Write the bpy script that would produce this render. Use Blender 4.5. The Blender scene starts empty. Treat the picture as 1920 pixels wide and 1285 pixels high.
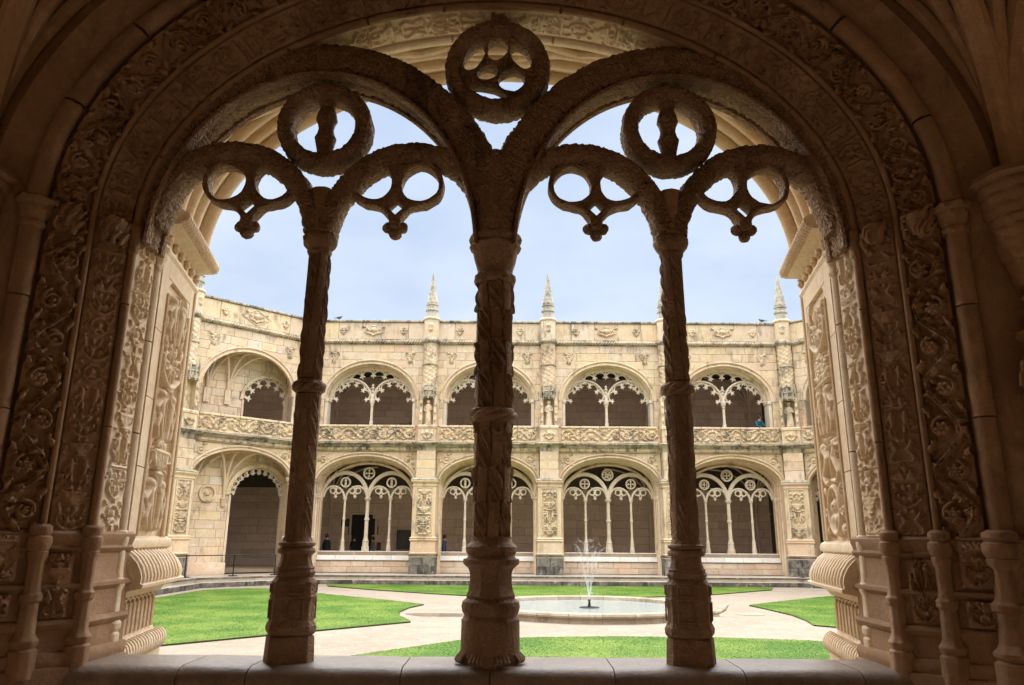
import bpy, bmesh, math, random
import numpy as np
from mathutils import Vector, Matrix, noise as mn
random.seed(7); rng = np.random.default_rng(7)
R = math.radians; PI = math.pi
S = bpy.context.scene; C = S.collection

# ------------------------------------------------------------------ camera, sky, sun, exposure
cam_d = bpy.data.cameras.new('camera'); cam = bpy.data.objects.new('camera', cam_d); C.objects.link(cam)
cam.location = (0, 0, 1.6); cam_d.sensor_width = 36; cam_d.lens = 26.25
cam.rotation_euler = (Matrix.Rotation(R(90 + 14.7), 4, 'X') @ Matrix.Rotation(R(0.4), 4, 'Z')).to_euler()
cam_d.clip_start = 0.05; cam_d.clip_end = 2000; S.camera = cam
EXPO = 3.0; SKY = 0.05
w = bpy.data.worlds.new('World'); S.world = w; w.use_nodes = True
nt = w.node_tree; nt.nodes.clear()
def wn(t): return nt.nodes.new(t)
sky = wn('ShaderNodeTexSky'); sky.sky_type = 'NISHITA'; sky.sun_disc = False
sky.sun_elevation = R(75); sky.sun_rotation = R(15)
sky.air_density = 1.2; sky.dust_density = 3.0
tc = wn('ShaderNodeTexCoord'); mp = wn('ShaderNodeMapping'); mp.inputs['Scale'].default_value = (1.0, 1.0, 2.4)
nz = wn('ShaderNodeTexNoise'); nz.inputs['Scale'].default_value = 2.6; nz.inputs['Detail'].default_value = 6; nz.inputs['Roughness'].default_value = .55
cr = wn('ShaderNodeValToRGB'); cr.color_ramp.elements[0].position = .34; cr.color_ramp.elements[1].position = .66
cr.color_ramp.elements[0].color = (1.30, 1.60, 2.12, 1); cr.color_ramp.elements[1].color = (1.85, 2.06, 2.38, 1)
mx = wn('ShaderNodeMix'); mx.data_type = 'RGBA'; mx.inputs['Factor'].default_value = .93
bg = wn('ShaderNodeBackground'); bg.inputs['Strength'].default_value = SKY
wo = wn('ShaderNodeOutputWorld')
L = nt.links.new
L(tc.outputs['Generated'], mp.inputs['Vector']); L(mp.outputs[0], nz.inputs['Vector']); L(nz.outputs['Fac'], cr.inputs[0])
L(sky.outputs[0], mx.inputs['A']); L(cr.outputs[0], mx.inputs['B']); L(mx.outputs['Result'], bg.inputs[0]); L(bg.outputs[0], wo.inputs[0])
sd = bpy.data.lights.new('sun', 'SUN'); sun = bpy.data.objects.new('sun', sd); C.objects.link(sun)
sd.energy = 1.5; sd.angle = R(150); sd.color = (1, .965, .925)
# light comes down from high behind the camera
dv = Vector((math.sin(R(15)) * math.cos(R(75)), math.cos(R(15)) * math.cos(R(75)), math.sin(R(75))))
sun.rotation_euler = dv.to_track_quat('Z', 'Y').to_euler()
S.render.engine = 'CYCLES'
S.view_settings.view_transform = 'Standard'; S.view_settings.look = 'None'
S.view_settings.exposure = EXPO; S.view_settings.gamma = 1
S.cycles.max_bounces = 8; S.cycles.diffuse_bounces = 5

# ------------------------------------------------------------------ materials
MATS = {}
def nodes(name):
    m = bpy.data.materials.new(name); m.use_nodes = True; t = m.node_tree
    return m, t, t.nodes['Principled BSDF'], t.links.new
def stone(name, c1, c2, c3, stain=.0, stc=(.05, .05, .045), rough=.85, bump=.35, vary=.12, sscale=.9, mott=.5, hue=0., carve=0.):
    m, t, b, l = nodes(name); N = t.nodes.new
    g = N('ShaderNodeNewGeometry'); oi = N('ShaderNodeObjectInfo')
    off = N('ShaderNodeVectorMath'); off.operation = 'SCALE'
    comb = N('ShaderNodeCombineXYZ')
    for k in range(3): l(oi.outputs['Random'], comb.inputs[k])
    l(comb.outputs[0], off.inputs[0]); off.inputs['Scale'].default_value = 1.3
    ad = N('ShaderNodeVectorMath'); ad.operation = 'ADD'; l(g.outputs['Position'], ad.inputs[0]); l(off.outputs[0], ad.inputs[1])
    def noise(sc, det=5, ro=.6, vec=None, dist=0):
        n = N('ShaderNodeTexNoise'); n.inputs['Scale'].default_value = sc; n.inputs['Detail'].default_value = det
        n.inputs['Roughness'].default_value = ro; n.inputs['Distortion'].default_value = dist
        l(vec or ad.outputs[0], n.inputs['Vector']); return n.outputs['Fac']
    def ramp(f, p0, p1, a=(0, 0, 0, 1), c=(1, 1, 1, 1)):
        r = N('ShaderNodeValToRGB'); r.color_ramp.elements[0].position = p0; r.color_ramp.elements[1].position = p1
        r.color_ramp.elements[0].color = a; r.color_ramp.elements[1].color = c; l(f, r.inputs[0]); return r.outputs[0]
    def mix(f, a, c, bt='MIX'):
        x = N('ShaderNodeMix'); x.data_type = 'RGBA'; x.blend_type = bt
        if isinstance(f, float): x.inputs['Factor'].default_value = f
        else: l(f, x.inputs['Factor'])
        for i, q in (('A', a), ('B', c)):
            if isinstance(q, tuple): x.inputs[i].default_value = q
            else: l(q, x.inputs[i])
        return x.outputs['Result']
    q4 = lambda c: (c[0], c[1], c[2], 1)
    col = mix(ramp(noise(1.1, 6), .38, .62), q4(c1), q4(c2))
    col = mix(ramp(noise(3.7, 8, .7), .52, .68), col, q4(c3))
    col = mix(mott, col, ramp(noise(17, 6, .7), .25, .75, (.62, .6, .57, 1), (1.25, 1.25, 1.25, 1)), 'MULTIPLY')
    col = mix(.35, col, ramp(noise(75, 3, .6), .3, .7, (.7, .7, .7, 1), (1.2, 1.2, 1.2, 1)), 'MULTIPLY')
    if vary:
        mr = N('ShaderNodeMapRange'); mr.inputs['To Min'].default_value = 1 - vary; mr.inputs['To Max'].default_value = 1 + vary
        l(oi.outputs['Random'], mr.inputs['Value'])
        cc = N('ShaderNodeCombineColor')
        for k in range(3): l(mr.outputs[0], cc.inputs[k])
        col = mix(1.0, col, cc.outputs[0], 'MULTIPLY')
        if hue:
            hr = N('ShaderNodeValToRGB'); E_ = hr.color_ramp.elements; E_[0].position = 0; E_[0].color = (1.04, .93, .88, 1); E_[1].position = 1; E_[1].color = (.96, 1.0, 1.08, 1)
            for p_, c_ in ((.25, (1.0, 1.0, .98, 1)), (.5, (1.03, 1.0, .84, 1)), (.75, (.95, .95, .97, 1)), (.88, (1.05, .97, .86, 1))):
                e_ = E_.new(p_); e_.color = c_
            l(oi.outputs['Random'], hr.inputs[0]); col = mix(hue, col, hr.outputs[0], 'MULTIPLY')
    if stain:
        mpn = N('ShaderNodeMapping'); mpn.inputs['Scale'].default_value = (1, 1, .22); l(g.outputs['Position'], mpn.inputs['Vector'])
        s1 = noise(sscale * 4, 8, .72, mpn.outputs[0], .6); s2 = noise(sscale, 5, .6)
        mu = N('ShaderNodeMath'); mu.operation = 'MULTIPLY'; l(s1, mu.inputs[0]); l(s2, mu.inputs[1])
        f = ramp(mu.outputs[0], .42 - .26 * stain, .50 - .20 * stain)
        sc = N('ShaderNodeMath'); sc.operation = 'MULTIPLY'; l(f, sc.inputs[0]); sc.inputs[1].default_value = min(.9, .35 + stain)
        col = mix(sc.outputs[0], col, q4(stc))
    l(col, b.inputs['Base Color'])
    b.inputs['Roughness'].default_value = rough; b.inputs['Specular IOR Level'].default_value = .3
    bp = N('ShaderNodeBump'); bp.inputs['Strength'].default_value = bump; bp.inputs['Distance'].default_value = .012
    a1 = N('ShaderNodeMath'); a1.operation = 'ADD'; l(noise(38, 8, .7), a1.inputs[0]); l(noise(9, 4, .6), a1.inputs[1])
    if carve:
        vd = N('ShaderNodeVectorMath'); vd.operation = 'ADD'; nv = N('ShaderNodeTexNoise'); nv.inputs['Scale'].default_value = 9; l(ad.outputs[0], nv.inputs['Vector'])
        vs = N('ShaderNodeVectorMath'); vs.operation = 'SCALE'; vs.inputs['Scale'].default_value = .09; l(nv.outputs['Color'], vs.inputs[0]); l(ad.outputs[0], vd.inputs[0]); l(vs.outputs[0], vd.inputs[1])
        vo = N('ShaderNodeTexVoronoi'); vo.inputs['Scale'].default_value = 26; vo.feature = 'DISTANCE_TO_EDGE'; l(vd.outputs[0], vo.inputs['Vector'])
        mr2 = N('ShaderNodeMapRange'); mr2.inputs['From Max'].default_value = .22; mr2.inputs['To Max'].default_value = 2.2 * carve; l(vo.outputs['Distance'], mr2.inputs['Value'])
        a2 = N('ShaderNodeMath'); a2.operation = 'ADD'; l(a1.outputs[0], a2.inputs[0]); l(mr2.outputs[0], a2.inputs[1]); a1 = a2
    l(a1.outputs[0], bp.inputs['Height']); l(bp.outputs[0], b.inputs['Normal'])
    MATS[name] = m; return m
stone('stone_inner_shaded', (.385, .235, .133), (.285, .168, .092), (.46, .30, .185), stain=.45, stc=(.10, .06, .038), bump=.55, vary=.06, rough=.75)  # darker copy of the pier limestone, with the gallery's shade put into its colour
stone('stone_tracery', (.36, .225, .135), (.27, .165, .095), (.43, .29, .185), stain=.5, stc=(.10, .06, .038), bump=.8, vary=.05, rough=.75, carve=.55)  # shaded limestone colours again, here with a carved bump
stone('stone_column', (.335, .215, .135), (.25, .155, .095), (.41, .28, .185), stain=.55, stc=(.08, .05, .032), bump=.7, vary=.05, rough=.7, carve=.2)  # darkest copy of the shaded limestone, for the columns
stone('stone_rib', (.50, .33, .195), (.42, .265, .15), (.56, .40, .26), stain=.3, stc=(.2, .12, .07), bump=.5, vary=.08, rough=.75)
stone('stone_room', (.66, .51, .36), (.60, .45, .31), (.70, .56, .42), stain=.1, vary=0)
stone('stone_pier_lit', (.74, .61, .44), (.68, .52, .34), (.78, .68, .54), stain=.10, stc=(.25, .17, .1), bump=.35, vary=.05, rough=.7)  # bright copy of the same limestone; court light is put into its colour
stone('stone_far', (.66, .545, .41), (.60, .475, .335), (.69, .61, .50), stain=.58, stc=(.26, .21, .155), bump=.4, vary=.07, hue=1.)
stone('stone_far_carved', (.66, .54, .385), (.59, .465, .31), (.69, .60, .47), stain=.74, stc=(.20, .165, .12), bump=.4, vary=.04, sscale=1.6, hue=.6)
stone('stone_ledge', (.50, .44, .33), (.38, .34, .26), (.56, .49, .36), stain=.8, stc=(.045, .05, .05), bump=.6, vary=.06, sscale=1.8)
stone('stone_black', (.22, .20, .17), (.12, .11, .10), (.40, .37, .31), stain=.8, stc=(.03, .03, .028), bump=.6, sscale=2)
stone('stone_pinn', (.46, .42, .34), (.36, .34, .29), (.50, .47, .40), stain=.7, stc=(.17, .17, .15), bump=.5, vary=.08, sscale=3)
stone('stone_white', (.64, .57, .46), (.57, .48, .36), (.68, .63, .55), stain=.10, stc=(.35, .3, .24), bump=.2, vary=.04)
stone('stone_rim', (.42, .37, .30), (.34, .29, .23), (.48, .42, .34), stain=.5, stc=(.14, .12, .09), bump=.3, vary=.1)
stone('stone_marble', (.68, .66, .62), (.55, .54, .53), (.72, .58, .44), stain=.14, stc=(.45, .28, .18), bump=.12, vary=.07, rough=.45)
stone('stone_pink', (.68, .58, .46), (.62, .46, .33), (.62, .40, .28), stain=.12, stc=(.5, .25, .14), bump=.25, vary=.1)
stone('stone_gallery', (.64, .53, .45), (.56, .455, .38), (.68, .59, .51), stain=.2, stc=(.18, .15, .13), bump=.3, vary=.10)
stone('mortar', (.36, .28, .19), (.28, .22, .15), (.42, .33, .24), bump=.3, vary=0)
stone('mortar_dark', (.10, .085, .07), (.08, .07, .06), (.12, .1, .085), bump=.3, vary=0)
stone('paving', (.50, .44, .36), (.42, .36, .29), (.55, .50, .43), stain=.3, stc=(.12, .11, .10), bump=.3, vary=.1, rough=.4)
stone('gravel', (.37, .315, .255), (.315, .265, .21), (.42, .365, .305), stain=.12, stc=(.24, .19, .14), bump=.9, vary=0, sscale=.3, mott=.75)
stone('soil', (.05, .04, .025), (.035, .03, .02), (.07, .055, .035), bump=.8, vary=0)
stone('sill_stone', (.27, .215, .18), (.20, .155, .125), (.32, .26, .215), stain=.25, stc=(.16, .12, .09), bump=.35, vary=.08, rough=.38)
def flat(name, c, rough=.6, metal=0., **k):
    m, t, b, l = nodes(name); b.inputs['Base Color'].default_value = (*c, 1); b.inputs['Roughness'].default_value = rough; b.inputs['Metallic'].default_value = metal
    n = t.nodes.new('ShaderNodeTexNoise'); n.inputs['Scale'].default_value = 12; r = t.nodes.new('ShaderNodeMapRange')
    r.inputs['To Min'].default_value = max(.05, rough - .12); r.inputs['To Max'].default_value = min(1, rough + .12)
    l(n.outputs['Fac'], r.inputs['Value']); l(r.outputs[0], b.inputs['Roughness'])
    for kk, v in k.items(): b.inputs[kk.replace('_', ' ')].default_value = v
    MATS[name] = m; return m
flat('dark_metal', (.02, .02, .022), .45, .6)
flat('black_door_void', (.008, .007, .007), .7)
flat('board_grey', (.045, .05, .055), .5)
flat('cloth_teal', (.01, .10, .15), .8); flat('cloth_black', (.012, .012, .016), .85); flat('cloth_blue', (.05, .07, .14), .85)
flat('cloth_grey', (.12, .12, .13), .85)
flat('skin', (.45, .25, .17), .55); flat('hair', (.02, .014, .01), .6); flat('feather', (.035, .04, .05), .6)
flat('bronze', (.03, .035, .03), .5, .5)
def grass_mat():
    m, t, b, l = nodes('grass'); N = t.nodes.new
    g = N('ShaderNodeNewGeometry'); n = N('ShaderNodeTexNoise'); n.inputs['Scale'].default_value = .7; n.inputs['Detail'].default_value = 7
    n2 = N('ShaderNodeTexNoise'); n2.inputs['Scale'].default_value = 14; n2.inputs['Detail'].default_value = 5
    l(g.outputs['Position'], n.inputs['Vector']); l(g.outputs['Position'], n2.inputs['Vector'])
    r = N('ShaderNodeValToRGB'); e = r.color_ramp.elements
    e[0].position = .38; e[0].color = (.075, .165, .022, 1); e[1].position = .62; e[1].color = (.165, .25, .045, 1)
    l(n.outputs['Fac'], r.inputs[0])
    r2 = N('ShaderNodeValToRGB'); r2.color_ramp.elements[0].position = .3; r2.color_ramp.elements[0].color = (.75, .8, .72, 1)
    r2.color_ramp.elements[1].position = .7; r2.color_ramp.elements[1].color = (1.12, 1.1, 1.06, 1); l(n2.outputs['Fac'], r2.inputs[0])
    x = N('ShaderNodeMix'); x.data_type = 'RGBA'; x.blend_type = 'MULTIPLY'; x.inputs['Factor'].default_value = .8
    l(r.outputs[0], x.inputs['A']); l(r2.outputs[0], x.inputs['B']); l(x.outputs['Result'], b.inputs['Base Color'])
    b.inputs['Roughness'].default_value = .7; b.inputs['Specular IOR Level'].default_value = .2
    MATS['grass'] = m
grass_mat()
def water_mat():
    m, t, b, l = nodes('pool_water'); N = t.nodes.new
    b.inputs['Base Color'].default_value = (.35, .395, .38, 1); b.inputs['Roughness'].default_value = .12; b.inputs['IOR'].default_value = 1.33
    n = N('ShaderNodeTexNoise'); n.inputs['Scale'].default_value = 5; n.inputs['Detail'].default_value = 4; n.inputs['Distortion'].default_value = .8
    g = N('ShaderNodeNewGeometry'); mp = N('ShaderNodeMapping'); mp.inputs['Scale'].default_value = (1, 2, 1)
    l(g.outputs['Position'], mp.inputs['Vector']); l(mp.outputs[0], n.inputs['Vector'])
    bp = N('ShaderNodeBump'); bp.inputs['Strength'].default_value = .5; bp.inputs['Distance'].default_value = .04
    l(n.outputs['Fac'], bp.inputs['Height']); l(bp.outputs[0], b.inputs['Normal']); MATS['pool_water'] = m
    m, t, b, l = nodes('water_jet'); b.inputs['Base Color'].default_value = (.9, .95, 1, 1); b.inputs['Roughness'].default_value = .15
    b.inputs['Transmission Weight'].default_value = .55; b.inputs['Alpha'].default_value = .6; b.inputs['IOR'].default_value = 1.33; MATS['water_jet'] = m
water_mat()

# ------------------------------------------------------------------ mesh helpers
class MB:
    def __init__(s): s.v = []; s.f = []; s.n = 0
    def add(s, v, f):
        s.v.append(np.asarray(v, dtype=np.float64).reshape(-1, 3)); o = s.n
        s.f.extend([tuple(i + o for i in q) for q in f]); s.n += len(s.v[-1]); return s
    def box(s, x0, x1, y0, y1, z0, z1):
        v = [(x, y, z) for z in (z0, z1) for y in (y0, y1) for x in (x0, x1)]
        return s.add(v, [(0, 2, 3, 1), (4, 5, 7, 6), (0, 1, 5, 4), (2, 6, 7, 3), (0, 4, 6, 2), (1, 3, 7, 5)])
    def bev(s, x0, x1, y0, y1, z0, z1, c=.012):
        # stone with a worn (chamfered) front towards -y
        def ring(y, k): return [(x0 + k, y, z0 + k), (x1 - k, y, z0 + k), (x1 - k, y, z1 - k), (x0 + k, y, z1 - k)]
        v = ring(y1, 0) + ring(y0 + c, 0) + ring(y0, c)
        f = [(3, 2, 1, 0), (8, 9, 10, 11)]
        for a in (0, 4):
            for i in range(4): j = (i + 1) % 4; f.append((a + i, a + j, a + 4 + j, a + 4 + i))
        return s.add(v, f)
    def grid(s, P, cu=False, cv=False, flip=False):
        nu, nv = P.shape[:2]; idx = np.arange(nu * nv).reshape(nu, nv)
        a = idx if not cu else np.vstack([idx, idx[:1]]); a = a if not cv else np.hstack([a, a[:, :1]])
        q = np.stack([a[:-1, :-1], a[1:, :-1], a[1:, 1:], a[:-1, 1:]], -1).reshape(-1, 4)
        if flip: q = q[:, ::-1]
        return s.add(P.reshape(-1, 3), q.tolist())
    def cap(s, ring, flip=False):
        n = len(ring); return s.add(ring, [tuple(range(n))[::-1] if flip else tuple(range(n))])
    def lathe(s, prof, n=16, cx=0, cy=0, rot=0, shape=None, dz=0, cap=True):
        th = np.linspace(0, 2 * PI, n, endpoint=False) + rot
        P = np.zeros((len(prof), n, 3))
        for i, (z, r) in enumerate(prof):
            rr = np.full(n, r, float) if shape is None else shape(th, z, r)
            P[i, :, 0] = cx + rr * np.cos(th); P[i, :, 1] = cy + rr * np.sin(th); P[i, :, 2] = z + dz
        s.grid(P, cv=True, flip=True)
        if cap: s.cap(P[0], True); s.cap(P[-1])
        return s
    def tube(s, pts, r, n=6, r1=None, cap=True):
        pts = [Vector(p) for p in pts]; m = len(pts); rr = np.linspace(r, r if r1 is None else r1, m) if np.isscalar(r) else r
        P = np.zeros((m, n, 3)); up = Vector((0, 0, 1)); prev = None
        for i, p in enumerate(pts):
            d = (pts[min(i + 1, m - 1)] - pts[max(i - 1, 0)]).normalized()
            a = d.cross(up if abs(d.z) < .95 else Vector((1, 0, 0))) if prev is None else prev - d * prev.dot(d)
            a.normalize(); prev = a; b = d.cross(a)
            for k in range(n):
                t = 2 * PI * k / n; P[i, k] = p + (a * math.cos(t) + b * math.sin(t)) * float(rr[i])
        s.grid(P, cv=True)
        if cap: s.cap(P[0]); s.cap(P[-1], True)
        return s
    def prism(s, pts, y0, y1, c=0):
        # pts: outline in x,z (counter-clockwise seen from -y); optional chamfer c at the front
        n = len(pts); cx = sum(p[0] for p in pts) / n; cz = sum(p[1] for p in pts) / n
        def rg(y, k): return [(cx + (p[0] - cx) * (1 - k), y, cz + (p[1] - cz) * (1 - k)) for p in pts]
        v = rg(y1, 0) + rg(y0 + c, 0) + rg(y0, min(.3, c * 2.5 / max(.05, max(abs(p[0] - cx) for p in pts))) if c else 0)
        f = [tuple(range(n))[::-1], tuple(range(2 * n, 3 * n))]
        for a in (0, n):
            for i in range(n): j = (i + 1) % n; f.append((a + i, a + j, a + n + j, a + n + i))
        return s.add(v, f)
    def moulding(s, plan, prof, closed=False, ends=False):
        # plan: list of (x,y), outward = right-hand side of travel; prof: list of (out, z)
        n = len(plan); P = np.zeros((len(prof), n, 3))
        for i in range(n):
            p = Vector(plan[i])
            a = Vector(plan[i - 1]) if (closed or i > 0) else None; b = Vector(plan[(i + 1) % n]) if (closed or i < n - 1) else None
            ns = []
            if a is not None: d = (p - a).normalized(); ns.append(Vector((d.y, -d.x)))
            if b is not None: d = (b - p).normalized(); ns.append(Vector((d.y, -d.x)))
            m = ns[0] if len(ns) == 1 else (ns[0] + ns[1]) / max(.2, (1 + ns[0].dot(ns[1])))
            for k, (o, z) in enumerate(prof): P[k, i] = (p.x + m.x * o, p.y + m.y * o, z)
        s.grid(P, cv=closed)
        if ends: s.cap(P[:, 0]); s.cap(P[:, -1], True)
        if closed: s.cap(P[0], True); s.cap(P[-1])
        return s
    def mesh(s, name, smooth=35):
        me = bpy.data.meshes.new(name); v = np.concatenate(s.v) if s.v else np.zeros((0, 3))
        me.from_pydata(v.tolist(), [], s.f)
        if smooth:
            me.polygons.foreach_set('use_smooth', [True] * len(me.polygons)); me.set_sharp_from_angle(angle=R(smooth))
        me.update(); return me
def obj(name, mb, mat, parent=None, loc=None, rot=None, smooth=35, label=None):
    me = mb if isinstance(mb, bpy.types.Mesh) else mb.mesh(name, smooth)
    if isinstance(mat, str): mat = MATS[mat]
    if not me.materials: me.materials.append(mat)
    o = bpy.data.objects.new(name, me); C.objects.link(o)
    if parent: o.parent = parent
    if loc is not None: o.location = loc
    if rot is not None: o.rotation_euler = rot
    if label: o['label'] = label
    return o
def tag(o, label, cat, group=None):
    o['label'] = label; o['category'] = cat
    if group: o['group'] = group
    return o
def thing(name, label, cat, loc=(0, 0, 0), rz=0, group=None):
    o = bpy.data.objects.new(name, None); C.objects.link(o); o.location = loc; o.rotation_euler = (0, 0, rz)
    o.empty_display_size = .2
    return tag(o, label, cat, group)
def copy_tree(o, parent=None, **k):
    kids = KIDS.get(o.name, None)
    c = o.copy(); C.objects.link(c)
    if parent: c.parent = parent
    for ch in children(o): copy_tree(ch, c)
    return c
KIDS = {}
_ch = {}
def children(o): return [x for x in C.objects if x.parent is o] if not CH else CH.get(o.name, [])
CH = {}
def index():
    CH.clear()
    for x in C.objects:
        if x.parent: CH.setdefault(x.parent.name, []).append(x)
    CH.setdefault('', [])
def clone(o, label, loc, rz=0, group=None, sx=1):
    index(); c = copy_tree(o); c['label'] = label; c.location = loc; c.rotation_euler = (0, 0, rz)
    if sx != 1: c.scale = (sx, 1, 1)
    if group: c['group'] = group
    index(); return c
def struct(o): o['kind'] = 'structure'; return o

def fbm(P, f, amp, oct=2):
    h = np.zeros(len(P))
    for i, p in enumerate(P):
        q = Vector((float(p[0]), float(p[1]), float(p[2]))) * f
        h[i] = mn.noise(q) + (.5 * mn.noise(q * 2.1) if oct > 1 else 0)
    return h * amp

# ------------------------------------------------------------------ relief carving
class Relief:
    def __init__(s, W, H, res, seed=0):
        s.W = W; s.H = H; s.res = res; s.nx = max(3, int(W / res) + 1); s.ny = max(3, int(H / res) + 1)
        s.dx = W / (s.nx - 1); s.dy = H / (s.ny - 1); s.h = np.zeros((s.nx, s.ny)); s.r = random.Random(seed); s.sym = False
    def disc(s, x, y, r, a=1., neg=False):
        for X in ((x, s.W - x) if s.sym else (x,)):
            i0 = max(0, int((X - r) / s.dx)); i1 = min(s.nx - 1, int((X + r) / s.dx) + 1); j0 = max(0, int((y - r) / s.dy)); j1 = min(s.ny - 1, int((y + r) / s.dy) + 1)
            if i1 < i0 or j1 < j0: continue
            gx = (np.arange(i0, i1 + 1) * s.dx - X)[:, None]; gy = (np.arange(j0, j1 + 1) * s.dy - y)[None]
            d = 1 - (gx * gx + gy * gy) / (r * r)
            v = a * np.sqrt(np.clip(d, 0, 1)); sub = s.h[i0:i1 + 1, j0:j1 + 1]
            if neg: np.minimum(sub, np.where(d > 0, sub - v, sub), out=sub)
            else: np.maximum(sub, v, out=sub)
    def stroke(s, pts, r0, r1=None, a=1., neg=False, a1=None):
        r1 = r0 if r1 is None else r1; a1 = a if a1 is None else a1
        L = [0]
        for p, q in zip(pts, pts[1:]): L.append(L[-1] + math.hypot(q[0] - p[0], q[1] - p[1]))
        T = L[-1] or 1e-6
        for k in range(len(pts) - 1):
            p, q = pts[k], pts[k + 1]; l = L[k + 1] - L[k]; n = max(1, int(l / max(.4 * min(r0, r1), s.res * .6)))
            for i in range(n + 1):
                t = i / n; u = (L[k] + l * t) / T
                s.disc(p[0] + (q[0] - p[0]) * t, p[1] + (q[1] - p[1]) * t, r0 + (r1 - r0) * u, a + (a1 - a) * u, neg)
    def spiral(s, cx, cy, Rr, a0, turns, d=1, r=.02, a=1., bud=True):
        pts = []
        n = int(14 * turns) + 2
        for i in range(n):
            t = i / (n - 1); ang = a0 + d * turns * 2 * PI * t; q = Rr * (1 - .8 * t); pts.append((cx + q * math.cos(ang), cy + q * math.sin(ang)))
        s.stroke(pts, r, r * .6, a, a1=a * .8)
        if bud: s.disc(cx, cy, Rr * .34, a * 1.1)
    def leaf(s, x, y, ang, L, Wd, a=1.):
        n = 7
        for i in range(n):
            t = i / (n - 1); s.disc(x + L * t * math.cos(ang), y + L * t * math.sin(ang), max(s.res * .7, Wd * math.sin(PI * (.15 + .8 * t))), a * (.75 + .25 * math.sin(PI * t)))
        for k in (-1, 1):
            for t in (.3, .6):
                aa = ang + k * 1.0; s.stroke([(x + L * t * math.cos(ang), y + L * t * math.sin(ang)), (x + L * t * math.cos(ang) + Wd * 1.7 * math.cos(aa), y + L * t * math.sin(ang) + Wd * 1.7 * math.sin(aa))], Wd * .5, Wd * .25, a * .8)
    def rosette(s, x, y, Rr, a=1., n=6):
        for i in range(n):
            t = 2 * PI * i / n; s.disc(x + Rr * .62 * math.cos(t), y + Rr * .62 * math.sin(t), Rr * .4, a * .85)
        s.disc(x, y, Rr * .3, a * 1.15)
    def grapes(s, x, y, Rr, a=1.):
        q = Rr * .26
        for i in range(-3, 4):
            for j in range(-3, 4):
                X = x + (i + .5 * (j % 2)) * q * 1.7; Y = y + j * q * 1.5
                if math.hypot(X - x, Y - y) < Rr * .85: s.disc(X, Y, q, a)
    def vine(s, v0=0, v1=None, t=None, a=1.):
        v1 = s.H if v1 is None else v1; W = s.W; t = t or W * .075; p = W * 1.05; r = s.r
        n = max(1, round((v1 - v0) / p)); p = (v1 - v0) / n
        pts = []
        for i in range(n * 12 + 1):
            q = i / 12; pts.append((W / 2 + W * (.36 + .05 * math.sin(q * 1.7)) * math.sin(PI * q), v0 + p * (q + .06 * math.sin(2.3 * q))))
        s.stroke(pts, t, t, a); s.stroke(pts, t * .3, t * .3, a * .35, neg=True)
        for k in range(n):
            sg = 1 if k % 2 == 0 else -1; cy = v0 + (k + .5 + r.uniform(-.05, .05)) * p; cx = W / 2 - sg * W * .09
            s.spiral(cx, cy, W * r.uniform(.27, .33), PI / 2 + r.uniform(-.5, .3), .8, sg, t * .8, a * .9, bud=False)
            m = r.random()
            if m < .34: s.grapes(cx, cy, W * .22, a)
            elif m < .6: s.rosette(cx, cy, W * .21, a)
            elif m < .8:
                s.spiral(cx, cy, W * .19, r.random() * 6, 1.5, -sg, t * .7, a)
            else:
                for q in range(5): s.leaf(cx, cy, q * 1.256 + r.random(), W * .2, W * .07, a)
            for _ in range(9):
                u = r.random(); x = W / 2 + W * .34 * math.sin(PI * (k + u)); y = v0 + p * (k + u)
                s.leaf(x, y, r.uniform(0, 6.28), W * r.uniform(.14, .26), W * .06, a * r.uniform(.55, .95))
            for e in (-1, 1):
                X = W / 2 - sg * W * .36; s.leaf(X, cy + e * p * .36, e * (PI / 2 + sg * .7), W * .28, W * .085, a * .95); s.disc(X, cy + e * p * .3, W * .06, a)
    def candelabra(s, v0=0, v1=None, a=1., scale=1.):
        v1 = s.H if v1 is None else v1; W = s.W; v = v0 + .03 * W; r = s.r; s.sym = True; cx = W / 2; last = None
        while v < v1 - .2 * W * scale:
            ms = ['urn', 'scroll', 'spray', 'medal', 'figs', 'bar', 'drag']; ms = [m for m in ms if m != last]; m = r.choice(ms); last = m
            h = W * scale * {'urn': .62, 'scroll': .8, 'spray': .6, 'medal': .85, 'figs': .95, 'bar': .2, 'drag': .9}[m]
            if v + h > v1: h = v1 - v
            y = lambda t: v + h * t
            s.stroke([(cx, v), (cx, v + h)], W * .022, a=a * .8)
            if m == 'urn':
                for i in range(8):
                    t = i / 7; wd = W * (.07 + .2 * math.sin(PI * min(1, t * 1.1) * .55)); s.stroke([(cx, y(.1 + .5 * t)), (cx + wd, y(.1 + .5 * t))], W * .035, W * .03, a * .95)
                s.stroke([(cx, y(.66)), (cx + W * .3, y(.66))], W * .03, a=a * 1.1); s.stroke([(cx, y(.04)), (cx + W * .13, y(.04))], W * .025, a=a)
                for i in range(4): s.stroke([(cx + W * .04 * i + .01, y(.12)), (cx + W * .06 * i + .01, y(.58))], W * .008, a=a * .5, neg=True)
                s.leaf(cx + W * .05, y(.72), 1.1, h * .25, W * .05, a)
                s.spiral(cx + W * .34, y(.6), W * .08, -PI / 2, 1.1, 1, W * .02, a)
            elif m == 'scroll':
                s.stroke([(cx + W * .03, y(.02)), (cx + W * .2, y(.12)), (cx + W * .36, y(.3)), (cx + W * .37, y(.5))], W * .04, W * .035, a)
                s.spiral(cx + W * .24, y(.52), W * .13, 0, 1.3, 1, W * .03, a)
                s.leaf(cx + W * .12, y(.2), 1.9, W * .2, W * .05, a); s.leaf(cx + W * .3, y(.7), 1.2, W * .22, W * .05, a); s.leaf(cx + W * .06, y(.7), 1.2, W * .18, W * .05, a * .9)
                s.disc(cx + W * .1, y(.42), W * .05, a)
            elif m == 'spray':
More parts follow.
